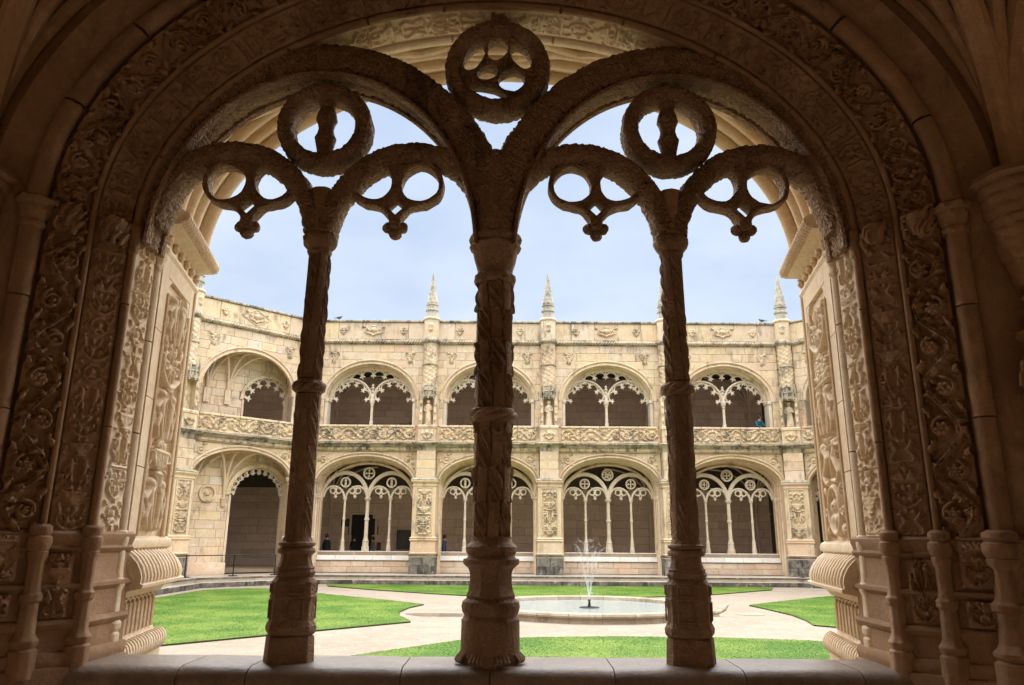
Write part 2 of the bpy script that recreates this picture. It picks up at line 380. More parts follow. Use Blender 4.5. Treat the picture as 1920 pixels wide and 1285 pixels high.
                for t in (.25, .7, 1.15): s.leaf(cx + W * .03, y(.1), t, min(h * .9 / max(.3, math.sin(t)), W * .4), W * .055, a)
                s.rosette(cx, y(.75), W * .1, a); s.stroke([(cx, y(.02)), (cx + W * .34, y(.02))], W * .02, a=a)
            elif m == 'medal':
                n = 22; s.stroke([(cx + W * .25 * math.sin(PI * i / n), y(.5) - W * .25 * math.cos(PI * i / n)) for i in range(n + 1)], W * .035, a=a)
                s.disc(cx, y(.55), W * .1, a * 1.2); s.stroke([(cx, y(.38)), (cx + W * .1, y(.33))], W * .06, a=a)
                s.disc(cx + W * .035, y(.56), W * .018, a * .5, neg=True)
                s.leaf(cx + W * .3, y(.8), .9, W * .15, W * .04, a); s.leaf(cx + W * .3, y(.2), -.9, W * .15, W * .04, a)
                s.spiral(cx + W * .38, y(.5), W * .07, PI, 1, 1, W * .02, a)
            elif m == 'figs':
                X = cx + W * .2
                s.disc(X, y(.82), W * .075, a * 1.2); s.stroke([(X, y(.72)), (X - W * .02, y(.45))], W * .085, W * .07, a * 1.1)
                s.stroke([(X + W * .06, y(.68)), (X + W * .17, y(.55)), (X + W * .12, y(.4))], W * .035, W * .025, a)
                s.stroke([(X - W * .05, y(.68)), (X - W * .13, y(.8)), (X - W * .1, y(.95))], W * .03, W * .022, a)
                s.stroke([(X + W * .03, y(.42)), (X + W * .1, y(.22)), (X + W * .05, y(.04))], W * .05, W * .03, a)
                s.stroke([(X - W * .04, y(.42)), (X - W * .06, y(.2)), (X - W * .1, y(.04))], W * .05, W * .03, a)
                s.leaf(X + W * .16, y(.2), 1.3, W * .2, W * .04, a * .8)
            elif m == 'drag':
                s.stroke([(cx + W * .05, y(.1)), (cx + W * .25, y(.06)), (cx + W * .36, y(.22)), (cx + W * .24, y(.4)), (cx + W * .14, y(.55)), (cx + W * .25, y(.72))], W * .03, W * .06, a)
                s.disc(cx + W * .28, y(.78), W * .075, a * 1.15); s.stroke([(cx + W * .3, y(.78)), (cx + W * .4, y(.72))], W * .035, W * .02, a)
                for t in (.9, 1.4, 1.9): s.leaf(cx + W * .17, y(.5), t * .7, W * .22, W * .035, a * .8)
                s.rosette(cx + W * .08, y(.85), W * .07, a)
            else:
                s.stroke([(cx, y(.5)), (cx + W * .38, y(.5))], W * .03, a=a); s.stroke([(cx, y(.1)), (cx + W * .2, y(.1))], W * .02, a=a)
            for _ in range(3):
                s.leaf(cx + W * r.uniform(.3, .42), v + h * r.random(), r.uniform(0, 6.28), W * .09, W * .028, a * .6)
            v += h
        s.sym = False
    def out(s): return s.h

def surf(P, h=None, amp=.02, flip=False, cu=False, mb=None, rough=0):
    """P (nu,nv,3); displaced along dv x du"""
    P = P.copy()
    if h is not None or rough:
        du = np.gradient(P, axis=0); dvv = np.gradient(P, axis=1); n = np.cross(dvv, du); n /= np.maximum(1e-9, np.linalg.norm(n, axis=2, keepdims=True))
        if flip: n = -n
        if h is not None: P += n * (h * amp)[..., None]
        if rough:
            k = fbm(P.reshape(-1, 3), 22, rough).reshape(P.shape[:2]); P += n * k[..., None]
    mb = mb or MB(); mb.grid(P, cu=cu, flip=not flip); return mb

# ------------------------------------------------------------------ shared arch geometry
CX = -.115                       # centre of the near bay
TR = [0., 1.]
def arch_path(r, a, b, zs, seg, zb, n, ell=None):
    if seg == 'arch':
        t = np.linspace(PI * TR[0], PI * TR[1], n); return -(a + r) * np.cos(t), zs + (b + r) * np.sin(t)
    q0, q1 = (zb, zs) if seg == 'left' else (zs, zb); z = np.linspace(q0 + (q1 - q0) * TR[0], q0 + (q1 - q0) * TR[1], n)
    return np.full(n, -(a + r) if seg == 'left' else (a + r)), z
def archsurf(prof, seg, a, b, zs, zb, n, h=None, amp=.02, cu=False, cx=0, rough=0, mb=None, flip=False):
    P = np.zeros((len(prof), n, 3))
    for i, (r, y) in enumerate(prof):
        x, z = arch_path(r, a, b, zs, seg, zb, n); P[i, :, 0] = x + cx; P[i, :, 1] = y; P[i, :, 2] = z
    return surf(P, h, amp, flip, cu, mb, rough)
def circ(r0, y0, rad, n=12, a0=0, a1=2 * PI, closed=True):
    t = np.linspace(a0, a1, n, endpoint=not closed); return [(r0 + rad * math.cos(q), y0 + rad * math.sin(q)) for q in t]
def lin(p, q, n): return [(p[0] + (q[0] - p[0]) * i / (n - 1), p[1] + (q[1] - p[1]) * i / (n - 1)) for i in range(n)]

def resample(pts, d):
    pts = np.array(pts, float)
    # catmull-rom then even spacing
    Q = []
    ext = np.vstack([2 * pts[0] - pts[1], pts, 2 * pts[-1] - pts[-2]])
    for i in range(1, len(ext) - 2):
        p0, p1, p2, p3 = ext[i - 1:i + 3]
        for t in np.linspace(0, 1, 12, endpoint=False):
            Q.append(.5 * ((2 * p1) + (p2 - p0) * t + (2 * p0 - 5 * p1 + 4 * p2 - p3) * t * t + (3 * p1 - p0 - 3 * p2 + p3) * t ** 3))
    Q.append(pts[-1]); Q = np.array(Q); s = np.concatenate([[0], np.cumsum(np.linalg.norm(np.diff(Q, axis=0), axis=1))])
    n = max(3, int(s[-1] / d) + 1); u = np.linspace(0, s[-1], n)
    return np.stack([np.interp(u, s, Q[:, k]) for k in range(Q.shape[1])], 1)
def bar(pts, w, d, y=0, ns=16, closed=False, disp=0, w1=None, sq=.75, mb=None, cx=0, freq=26, band=0):
    """stone bar following x,z points; half-width w in the plane, half-depth d; carved skin if disp"""
    pts = np.asarray(pts, float); m = len(pts)
    if closed: T = np.roll(pts, -1, 0) - np.roll(pts, 1, 0)
    else: T = np.gradient(pts, axis=0)
    T /= np.maximum(1e-9, np.linalg.norm(T, axis=1, keepdims=True)); Nn = np.stack([-T[:, 1], T[:, 0]], 1)
    ph = np.linspace(0, 2 * PI, ns, endpoint=False); c = np.sign(np.cos(ph)) * np.abs(np.cos(ph)) ** sq; s_ = np.sign(np.sin(ph)) * np.abs(np.sin(ph)) ** sq
    ww = np.full(m, w) if w1 is None else np.linspace(w, w1, m)
    P = np.zeros((m, ns, 3))
    P[:, :, 0] = pts[:, 0][:, None] + Nn[:, 0][:, None] * ww[:, None] * c + cx; P[:, :, 2] = pts[:, 1][:, None] + Nn[:, 1][:, None] * ww[:, None] * c
    P[:, :, 1] = y + d * s_[None]
    if disp:
        k = fbm(P.reshape(-1, 3), freq, 1.).reshape(m, ns)
        k = np.abs(k); k = disp * (1 - np.minimum(1, k * 3.2)) - disp * .4
        ctr = np.zeros((m, 1, 3)); ctr[:, 0, 0] = pts[:, 0] + cx; ctr[:, 0, 1] = y; ctr[:, 0, 2] = pts[:, 1]
        dr = P - ctr; dr /= np.maximum(1e-6, np.linalg.norm(dr, axis=2, keepdims=True)); P = P + dr * k[..., None]
        # grazing joints between the carved stones
    mb = mb or MB(); mb.grid(P, cv=True, cu=closed)
    if not closed: mb.cap(P[0]); mb.cap(P[-1], True)
    return mb
def circle(cx, cz, r, d=.02):
    n = max(12, int(2 * PI * r / d)); t = np.linspace(0, 2 * PI, n, endpoint=False); return np.stack([cx + r * np.cos(t), cz + r * np.sin(t)], 1)
def ell_arc(cx, cz, a, b, t0, t1, d=.02):
    n = max(5, int(abs(t1 - t0) * (a + b) / 2 / d)); t = np.linspace(t0, t1, n); return np.stack([cx + a * np.cos(t), cz + b * np.sin(t)], 1)

def plate(name, loops, y, depth, bev, mat, parent):
    cu = bpy.data.curves.new(name, 'CURVE'); cu.dimensions = '2D'; cu.fill_mode = 'BOTH'; cu.extrude = depth - bev; cu.bevel_depth = bev; cu.bevel_resolution = 2; cu.offset = -bev
    for lp in loops:
        sp = cu.splines.new('POLY'); sp.points.add(len(lp) - 1); sp.use_cyclic_u = True
        for p, q in zip(sp.points, lp): p.co = (q[0], q[1], 0, 1)
    o = bpy.data.objects.new('tmp', cu); C.objects.link(o); bpy.context.view_layer.update()
    dg = bpy.context.evaluated_depsgraph_get(); me = bpy.data.meshes.new_from_object(o.evaluated_get(dg)); bpy.data.objects.remove(o); me.name = name
    co = np.zeros(len(me.vertices) * 3); me.vertices.foreach_get('co', co); co = co.reshape(-1, 3)
    nw = np.stack([co[:, 0], y - co[:, 2], co[:, 1]], 1)
    if depth > .05: nw[:, 0] += fbm(nw, 14, .007); nw[:, 2] += fbm(nw + 7, 14, .007); nw[:, 1] += fbm(nw + 3, 20, .008)
    me.vertices.foreach_set('co', nw.reshape(-1)); me.materials.clear()
    me.polygons.foreach_set('use_smooth', [True] * len(me.polygons)); me.set_sharp_from_angle(angle=R(50)); me.update()
    return obj(name, me, mat, parent)
def blob(cx, cz, r, n=26, sx=1, sz=1, rot=0, wob=0, k=3):
    o = []
    for q in np.linspace(0, 2 * PI, n, endpoint=False):
        rr = r * (1 + wob * math.sin(k * q + cx * 9)); x, z = rr * sx * math.cos(q), rr * sz * math.sin(q); o.append((cx + x * math.cos(rot) - z * math.sin(rot), cz + x * math.sin(rot) + z * math.cos(rot)))
    return o
def hanging_outline(c, sg):
    # two lobes side by side meeting in a stem with a drop, relative to the crown of a small arch
    up = [(-.20, 4.10), (-.29, 4.02), (-.318, 3.92), (-.295, 3.83), (-.23, 3.775), (-.155, 3.755), (-.098, 3.735), (-.065, 3.70), (-.042, 3.665), (-.042, 3.64), (-.040, 3.62), (-.03, 3.60), (0, 3.59)]
    pts = up + [(-x, z) for x, z in up[::-1][1:]]
    r = resample(pts, .02); return [(c + sg * .497 + p[0], p[1]) for p in r] + [(c + sg * .497 + .12, 4.15), (c + sg * .497 - .12, 4.15)]
def tracery(parent, y, mat, near=False, tk=1., dp=.17, heads=('baluster', 'swirl', 'baluster'), rings=True):
    """screen filling one big window: two arches, four small arches, three roundels"""
    ds = .013 if near else .07; ns = 26 if near else 8; D = .014 if near else 0
    o = []
    def put(name, mb): o.append(obj(name, mb, mat, parent)); return o[-1]
    for sg in (-1, 1):
        put('sub_arch', bar(ell_arc(sg * 1.2, 3.42, 1.21, 1.42, PI - .02, .02, ds), .135 * tk, dp, y, ns, disp=D * 1.1, freq=20))
        if near:   # plain lit fillet under the arch
            put('arch_fillet', bar(ell_arc(sg * 1.2, 3.42, 1.21 - .137, 1.42 - .137, PI - .02, .02, .03), .016, .05, y - .11, 8))
            put('arch_fillet', bar(ell_arc(sg * 1.2, 3.42, 1.21 - .122, 1.42 - .122, PI - .02, .02, .03), .022, .035, y + .12, 8))
    for c in (-1.17, 1.17):
        for sg in (-1, 1):
            pts = [(c + sg * q, z) for q, z in ((.03, 3.56), (.085, 3.76), (.19, 3.93), (.33, 4.06), (.50, 4.13), (.68, 4.14), (.86, 4.08), (.98, 3.97), (1.06, 3.82), (1.12, 3.60))]
            put('small_arch', bar(resample(pts, ds), .072 * tk, dp * .8, y, ns, disp=D))
            cc = c + sg * .497; n_ = 26 if near else 10; jr = .006 * sg
            ho = hanging_outline(c, sg)
            if not near: ho = ho[::3] + ho[-2:]
            dm = MB()
            for bx_, bz_, br_ in ((-.047, 3.612, .040), (.047, 3.612, .040), (0, 3.568, .043), (0, 3.62, .045)):
                def sn(th, z, r): return r * (1 + .12 * np.sin(th * 4 + bx_ * 90))
                dm.lathe([(-br_, .006), (-br_ * .75, br_ * .66), (-br_ * .3, br_ * .95), (br_ * .3, br_ * .95), (br_ * .75, br_ * .66), (br_, .006)], 14 if near else 6, cc + bx_, y, dz=bz_, shape=sn if near else None)
            obj('drop', dm, mat, parent)
            kk = 1 if near else .86
            plate('hanging_tracery', [ho, blob(cc - .158, 3.922 + jr, .127 * kk, n_, 1, 1.0, .4, .03), blob(cc + .158, 3.922 - jr, .127 * kk, n_, 1, 1.03, -.3, .03), [(cc, 3.80), (cc + .056, 3.745), (cc, 3.69), (cc - .056, 3.745)]], y, dp * .42, .018 if near else .012, mat, parent)
    for k, (c, z, r) in enumerate(((-1.19, 4.345, .27), (0, 4.815, .315), (1.19, 4.345, .27))):
        t = .058 * tk; r = r if near else r * .86
        ro = put('roundel', bar(circle(c, z, r, ds), t, dp * .75, y, ns, True, disp=D * .8))
        m = MB(); hd = heads[k]; i = r - t * .6
        if hd == 'swirl' and near:
            q = r / .315; H = lambda dx, dz, rr, sx=1, sz=1, rot=0: blob(c + dx * q, z + dz * q, rr * q, 24, sx, sz, rot, .06, 2)
            plate('roundel_carving', [blob(c, z, i + .03, 60), H(-.165, .10, .088, .72, 1.35, -.45), H(-.005, .155, .083, .95, 1.0), H(.168, .095, .085, .68, 1.35, .5), H(-.075, -.035, .06, 1.25, .9), H(.098, -.095, .088), H(-.075, -.195, .115, 1.3, .42, -.28)], y, dp * .38, .018, mat, ro); put('keystone_link', MB().box(-.05, .05, y - .08, y + .1, z + r + .03, 5.44)); continue
        if hd == 'baluster':
            m.lathe([(-i, .062), (-i * .8, .05), (-i * .62, .058), (-i * .3, .075), (-.04, .06), (.0, .052), (.04, .06), (i * .3, .075), (i * .5, .066), (i * .68, .05), (i * .8, .058), (i, .085)], 18 if near else 8, c, y, dz=z)
        elif hd == 'swirl':
            q = r / .315
            for a, b, rr in ((-.19, .07, .07), (.02, .125, .085), (-.075, -.075, .06), (.10, -.12, .085), (.19, .07, .07)):
                bar(circle(c + a * q, z + b * q, rr * q, ds), .034 * tk, dp * .5, y, ns, True, disp=D * .5, mb=m)
            bar(resample([(c - .2 * q, z - .1 * q), (c - .08 * q, z - .17 * q), (c + .03 * q, z - .14 * q), (c + .06 * q, z - .26 * q)], ds), .035 * tk, dp * .5, y, ns, disp=D * .5, mb=m)
            bar(resample([(c - .1 * q, z + .22 * q), (c - .09 * q, z + .04 * q), (c + .0 * q, z - .02 * q), (c + .12 * q, z + .0 * q), (c + .23 * q, z - .05 * q)], ds), .045 * tk, dp * .5, y, ns, disp=D * .5, mb=m)
        elif hd == 'cross':
            for a in (0, PI / 2): bar([(c - i * math.cos(a), z - i * math.sin(a)), (c, z), (c + i * math.cos(a), z + i * math.sin(a))], .03, dp * .45, y, ns, mb=m)
            for a in range(4):
                t0 = a * PI / 2; x0 = c + .62 * i * math.cos(t0); z0 = z + .62 * i * math.sin(t0); p = t0 + PI / 2
                bar([(x0 - .3 * i * math.cos(p), z0 - .3 * i * math.sin(p)), (x0, z0), (x0 + .3 * i * math.cos(p), z0 + .3 * i * math.sin(p))], .02, dp * .4, y, ns, mb=m)
        else:
            for a in range(4):
                t0 = a * PI / 2 + PI / 4; bar(circle(c + .47 * i * math.cos(t0), z + .47 * i * math.sin(t0), .36 * i, ds), .022, dp * .45, y, ns, True, mb=m)
        obj('roundel_carving', m, mat, ro)
        if k == 1 and near: put('keystone_link', MB().box(-.05, .05, y - .08, y + .1, z + r + .03, 5.44))
    return o

def col_profile_base_thin():
    return [(.90, .157), (1.03, .150), (1.045, .146), (1.05, .135), (1.06, .150), (1.075, .158), (1.10, .158), (1.118, .148), (1.13, .140), (1.20, .137), (1.255, .146), (1.262, .150), (1.275, .143), (1.345, .141), (1.36, .128), (1.375, .115), (1.385, .125), (1.40, .129), (1.415, .118), (1.425, .121), (1.435, .11), (1.47, .098), (1.52, .097)]

# ------------------------------------------------------------------ NEAR: window screen with its three columns
YW = 4.66
scr = thing('window_tracery', 'dark carved stone tracery of hanging rings and roundels filling the near arch', 'tracery', (CX, YW, 0))
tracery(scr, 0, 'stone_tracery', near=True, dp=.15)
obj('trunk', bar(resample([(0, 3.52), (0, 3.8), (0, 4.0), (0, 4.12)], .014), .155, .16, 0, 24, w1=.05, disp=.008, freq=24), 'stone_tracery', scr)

for x in (-1.17, 1.17): obj('trunk', bar(resample([(x, 3.55), (x, 3.68), (x, 3.80), (x, 3.86)], .014), .068, .115, 0, 20, w1=.075, disp=.007, freq=24), 'stone_inner_shaded', scr)
def twist_shape(facets, tw, strip, amp, z0, oct_=.06, ph=0, ckr=False):
    def f(th, z, r):
        a = th - tw * (z - z0) + ph; k = facets * a / (2 * PI); fr = k - np.floor(k); fc = np.floor(k).astype(int) % facets
        poly = np.cos(PI / facets) / np.cos((fr - .5) * 2 * PI / facets)
        rr = r * (1 - oct_ * 6 + oct_ * 6 * poly) if oct_ else np.full_like(th, r)
        car = (fc % 2 == strip) if not ckr else ((fc + int(math.floor((z - z0) / .21))) % 2 == strip)
        s1 = np.abs(np.sin(fr * 2 * PI + z * 42)) * np.abs(np.sin(z * 30 + fr * 4)); s2 = np.sin(fr * PI) ** .5
        return rr + np.where(car, amp * (s1 * 1.6 - .6) * s2, amp * .15 * (fr > .12) * (fr < .88) - amp * .6 * ((fr < .08) | (fr > .92)))
    return f
def rope(mb, z, r, rad, cx=0, cy=0, n=3, turns=1.2, seg=60):
    for k in range(n):
        pts = []; rr = []
        for i in range(seg + 1):
            t = 2 * PI * i / seg * 1.0; q = t * turns * 2 + 2 * PI * k / n
            pts.append((cx + (r + rad * .7 * math.cos(q)) * math.cos(t), cy + (r + rad * .7 * math.cos(q)) * math.sin(t), z + rad * .8 * math.sin(q)))
        mb.tube(pts, rad * .75, 8, cap=False)
    return mb
def thin_column(x, label, rot, sgn):
    t = thing('column', label, 'column', (CX + x, YW, 0), 0, 'carved stone columns of the near window')
    def octo(al):
        def f(th, z, r):
            a = (th + PI / 4) % (PI / 2) - PI / 4; sq = .93 / np.cos(a); b = (th + PI / 4 + PI / 4) % (PI / 2) - PI / 4; di = 1.07 / np.cos(b)
            return r * np.minimum(sq, di)
        return f
    b = MB().lathe(col_profile_base_thin(), 64, shape=octo(0), rot=0)
    bo = obj('base', b, 'stone_column', t, smooth=25); bo.rotation_euler = (0, 0, rot); bo.scale = (.92, .92, 1)
    # sunk panels on the pedestal faces
    pm = MB()
    for k in range(4):
        a = k * PI / 2
        for z0, z1 in ((1.14, 1.245), (1.285, 1.335)):
            v = []
            for (u, z) in ((-.045, z0), (.045, z0), (.045, z1), (-.045, z1)):
                v.append((.139 * math.cos(a) - u * math.sin(a), .139 * math.sin(a) + u * math.cos(a), z))
            pm.tube(v + v[:1], .006, 5)
    po = obj('panel_frame', pm, 'stone_column', bo)
    m = MB().lathe([(1.50, .085), (1.505, .106), (1.52, .112), (1.535, .106), (1.54, .09), (1.548, .102), (1.556, .110), (1.566, .108), (1.575, .09), (1.60, .083)], 40)
    obj('base_ring', m, 'stone_column', t)
    n = 110; prof = [(1.58 + (2.47 - 1.58) * i / n, .079) for i in range(n + 1)]
    obj('lower_shaft', MB().lathe(prof, 72, shape=twist_shape(8, -.55 * sgn, 1, .010, 1.58)), 'stone_column', t)
    m = MB(); rope(m, 2.52, .074, .024, n=3, turns=1.5); m.lathe([(2.475, .07), (2.48, .083), (2.56, .081), (2.565, .07)], 32)
    obj('rope_collar', m, 'stone_column', t)
    n = 120; prof = [(2.57 + (3.46 - 2.57) * i / n, .075 - .006 * i / n) for i in range(n + 1)]
    obj('upper_shaft', MB().lathe(prof, 72, shape=twist_shape(6, 1.0 * sgn, 1, .016, 2.57)), 'stone_column', t)
    def lf(th, z, r): return r * (1 + .05 * np.sin(th * 8 + z * 60) * np.abs(np.sin(z * 45)))
    m = MB().lathe([(3.40, .066), (3.42, .078), (3.435, .08), (3.445, .076), (3.46, .09), (3.48, .107), (3.505, .114), (3.53, .112), (3.55, .10), (3.57, .085), (3.60, .08)], 48, shape=lf)
    obj('capital', m, 'stone_column', t)
    return t
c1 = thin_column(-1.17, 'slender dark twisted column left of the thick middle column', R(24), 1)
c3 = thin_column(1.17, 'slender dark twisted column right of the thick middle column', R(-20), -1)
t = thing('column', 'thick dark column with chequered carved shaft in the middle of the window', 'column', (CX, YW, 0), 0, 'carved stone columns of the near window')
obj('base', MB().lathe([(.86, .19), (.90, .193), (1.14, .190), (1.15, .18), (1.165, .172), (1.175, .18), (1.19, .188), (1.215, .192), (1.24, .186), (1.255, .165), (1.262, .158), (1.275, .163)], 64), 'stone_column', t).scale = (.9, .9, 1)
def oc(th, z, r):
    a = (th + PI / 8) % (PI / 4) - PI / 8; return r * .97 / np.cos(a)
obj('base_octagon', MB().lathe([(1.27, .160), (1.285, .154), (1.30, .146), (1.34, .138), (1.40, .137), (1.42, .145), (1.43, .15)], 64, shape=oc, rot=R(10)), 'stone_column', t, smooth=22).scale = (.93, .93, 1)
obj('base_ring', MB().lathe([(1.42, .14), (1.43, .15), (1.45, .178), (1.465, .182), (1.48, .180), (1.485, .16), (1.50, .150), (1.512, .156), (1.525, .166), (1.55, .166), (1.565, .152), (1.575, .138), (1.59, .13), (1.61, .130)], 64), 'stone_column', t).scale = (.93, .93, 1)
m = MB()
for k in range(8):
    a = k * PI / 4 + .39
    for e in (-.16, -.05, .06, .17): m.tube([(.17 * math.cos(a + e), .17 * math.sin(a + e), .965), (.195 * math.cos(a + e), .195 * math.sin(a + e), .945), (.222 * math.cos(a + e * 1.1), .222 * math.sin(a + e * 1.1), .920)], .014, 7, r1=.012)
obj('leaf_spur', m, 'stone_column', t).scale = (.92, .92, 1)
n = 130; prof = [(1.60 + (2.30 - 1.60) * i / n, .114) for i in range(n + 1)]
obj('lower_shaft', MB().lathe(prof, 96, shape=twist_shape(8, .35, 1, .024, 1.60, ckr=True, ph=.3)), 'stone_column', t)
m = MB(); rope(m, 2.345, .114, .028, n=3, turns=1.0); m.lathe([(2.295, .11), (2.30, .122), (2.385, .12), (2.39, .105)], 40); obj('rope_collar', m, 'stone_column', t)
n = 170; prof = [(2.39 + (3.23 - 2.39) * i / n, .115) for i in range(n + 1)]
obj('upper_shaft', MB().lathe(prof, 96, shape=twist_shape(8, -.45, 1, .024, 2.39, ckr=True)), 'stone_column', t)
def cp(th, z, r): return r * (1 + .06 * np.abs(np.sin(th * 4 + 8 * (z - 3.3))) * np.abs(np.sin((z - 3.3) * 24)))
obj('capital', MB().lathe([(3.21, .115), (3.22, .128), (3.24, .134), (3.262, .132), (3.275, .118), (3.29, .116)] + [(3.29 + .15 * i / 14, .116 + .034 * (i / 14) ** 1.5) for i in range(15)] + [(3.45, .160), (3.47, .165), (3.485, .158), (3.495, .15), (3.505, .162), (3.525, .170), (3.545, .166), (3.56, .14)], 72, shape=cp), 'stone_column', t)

# sill
sl = thing('window_sill', 'broad worn stone sill slabs running under the near window', 'sill')
xs = [-3.3, -2.9, -1.83, -1.45, -.60, -.11, .58, 1.30, 1.95, 2.9]
for x0, x1 in zip(xs, xs[1:]):
    prof = [(4.30 + .16 * math.sin(q * PI / 180 * 90 / 90 - PI / 2) * 0, 0) for q in ()]
    z = .905; y0 = 4.36; P = []
    pr = [(4.44, z - .17), (4.415, z - .13), (4.41, z - .085), (4.425, z - .04), (4.46, z - .012), (4.51, z), (4.85, z + .002), (4.88, z - .03), (4.88, z - .17)]
    G = np.zeros((len(pr), 8, 3))
    for j, xx in enumerate(np.linspace(x0 + .003, x1 - .003, 8)):
        for i, (yy, zz) in enumerate(pr):
            e = .005 if j in (0, 7) else 0; G[i, j] = (xx, yy + e, zz - e + .004 * mn.noise(Vector((xx * 3, yy * 2, 5))))
    m = MB(); m.grid(G, flip=True); m.cap(G[:, 0]); m.cap(G[:, -1], True); obj('sill_slab', m, 'sill_stone', sl)
obj('sill_bed', MB().box(-3.3, 2.9, 4.48, 4.87, -.02, .735), 'stone_inner_shaded', sl)
pw = thing('parapet_wall', 'dark stone parapet wall under the near window sill', 'wall')
for r_ in range(2):
    x = -3.2 + .3 * r_
    while x < 2.9:
        w_ = random.uniform(.55, .9); obj('stone_block', MB().bev(x, min(x + w_ - .008, 2.95), 4.45, 4.485, .02 + r_ * .355, .37 + r_ * .355), 'stone_inner_shaded', pw); x += w_

# ------------------------------------------------------------------ NEAR: splayed archway
A0, B0, ZS = 2.33, 1.70, 3.55
aw = thing('archway', 'wide carved stone arch with vine bands framing the view, dark inside', 'arch', (CX, 0, 0))
def band(name, prof2, seg, kind, seed, res=.010, amp=.03, mat='stone_inner_shaded', zb=1.62, a=1.):
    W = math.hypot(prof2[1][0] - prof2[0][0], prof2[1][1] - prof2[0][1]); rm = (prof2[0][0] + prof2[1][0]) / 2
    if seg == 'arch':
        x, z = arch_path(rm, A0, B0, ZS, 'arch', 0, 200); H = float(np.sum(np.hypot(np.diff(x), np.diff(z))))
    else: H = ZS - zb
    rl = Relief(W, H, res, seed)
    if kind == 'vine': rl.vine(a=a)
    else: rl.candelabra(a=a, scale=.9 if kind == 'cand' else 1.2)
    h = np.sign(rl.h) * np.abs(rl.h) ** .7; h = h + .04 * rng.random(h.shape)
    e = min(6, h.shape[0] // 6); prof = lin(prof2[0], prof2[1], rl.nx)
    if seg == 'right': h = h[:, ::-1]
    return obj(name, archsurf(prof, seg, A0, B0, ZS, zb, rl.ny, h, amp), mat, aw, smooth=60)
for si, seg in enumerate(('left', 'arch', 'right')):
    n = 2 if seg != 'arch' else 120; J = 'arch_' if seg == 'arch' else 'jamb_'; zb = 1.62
    band(J + 'lit_strip', [(0, 4.80), (0, 4.555)], seg, 'cand', 11 + si, .0075, .021, 'stone_pier_lit', zb)
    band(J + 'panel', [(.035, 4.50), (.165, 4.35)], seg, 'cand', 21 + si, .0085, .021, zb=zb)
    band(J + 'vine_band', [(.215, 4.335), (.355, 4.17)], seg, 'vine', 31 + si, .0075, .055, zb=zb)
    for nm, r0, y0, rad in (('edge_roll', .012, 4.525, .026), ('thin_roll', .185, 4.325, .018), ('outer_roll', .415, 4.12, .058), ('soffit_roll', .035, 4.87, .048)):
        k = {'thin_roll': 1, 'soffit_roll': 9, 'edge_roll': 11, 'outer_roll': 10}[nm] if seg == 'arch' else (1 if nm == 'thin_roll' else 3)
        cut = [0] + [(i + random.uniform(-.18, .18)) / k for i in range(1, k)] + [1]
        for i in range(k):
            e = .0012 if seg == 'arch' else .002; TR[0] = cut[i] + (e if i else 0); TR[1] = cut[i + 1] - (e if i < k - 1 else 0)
            obj(J + nm, archsurf(circ(r0, y0 + random.uniform(-.003, .003), rad * random.uniform(.98, 1.02), 18), seg, A0, B0, ZS, zb, max(2, n // k), cu=True), 'stone_pier_lit' if nm == 'soffit_roll' else 'stone_inner_shaded', aw)
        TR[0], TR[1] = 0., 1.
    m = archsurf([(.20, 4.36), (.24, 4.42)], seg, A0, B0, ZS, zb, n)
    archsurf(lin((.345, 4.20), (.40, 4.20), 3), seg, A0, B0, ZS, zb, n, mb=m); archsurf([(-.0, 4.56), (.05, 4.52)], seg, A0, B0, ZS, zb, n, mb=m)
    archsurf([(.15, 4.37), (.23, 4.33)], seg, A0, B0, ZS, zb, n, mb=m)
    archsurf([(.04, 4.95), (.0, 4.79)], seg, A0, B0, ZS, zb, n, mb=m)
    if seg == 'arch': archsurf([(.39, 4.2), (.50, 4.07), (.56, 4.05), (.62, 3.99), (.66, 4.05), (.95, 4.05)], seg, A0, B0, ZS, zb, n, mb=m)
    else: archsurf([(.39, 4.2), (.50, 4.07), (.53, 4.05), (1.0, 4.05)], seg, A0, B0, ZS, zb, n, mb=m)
    obj(J + 'bed', m, 'stone_inner_shaded', aw)
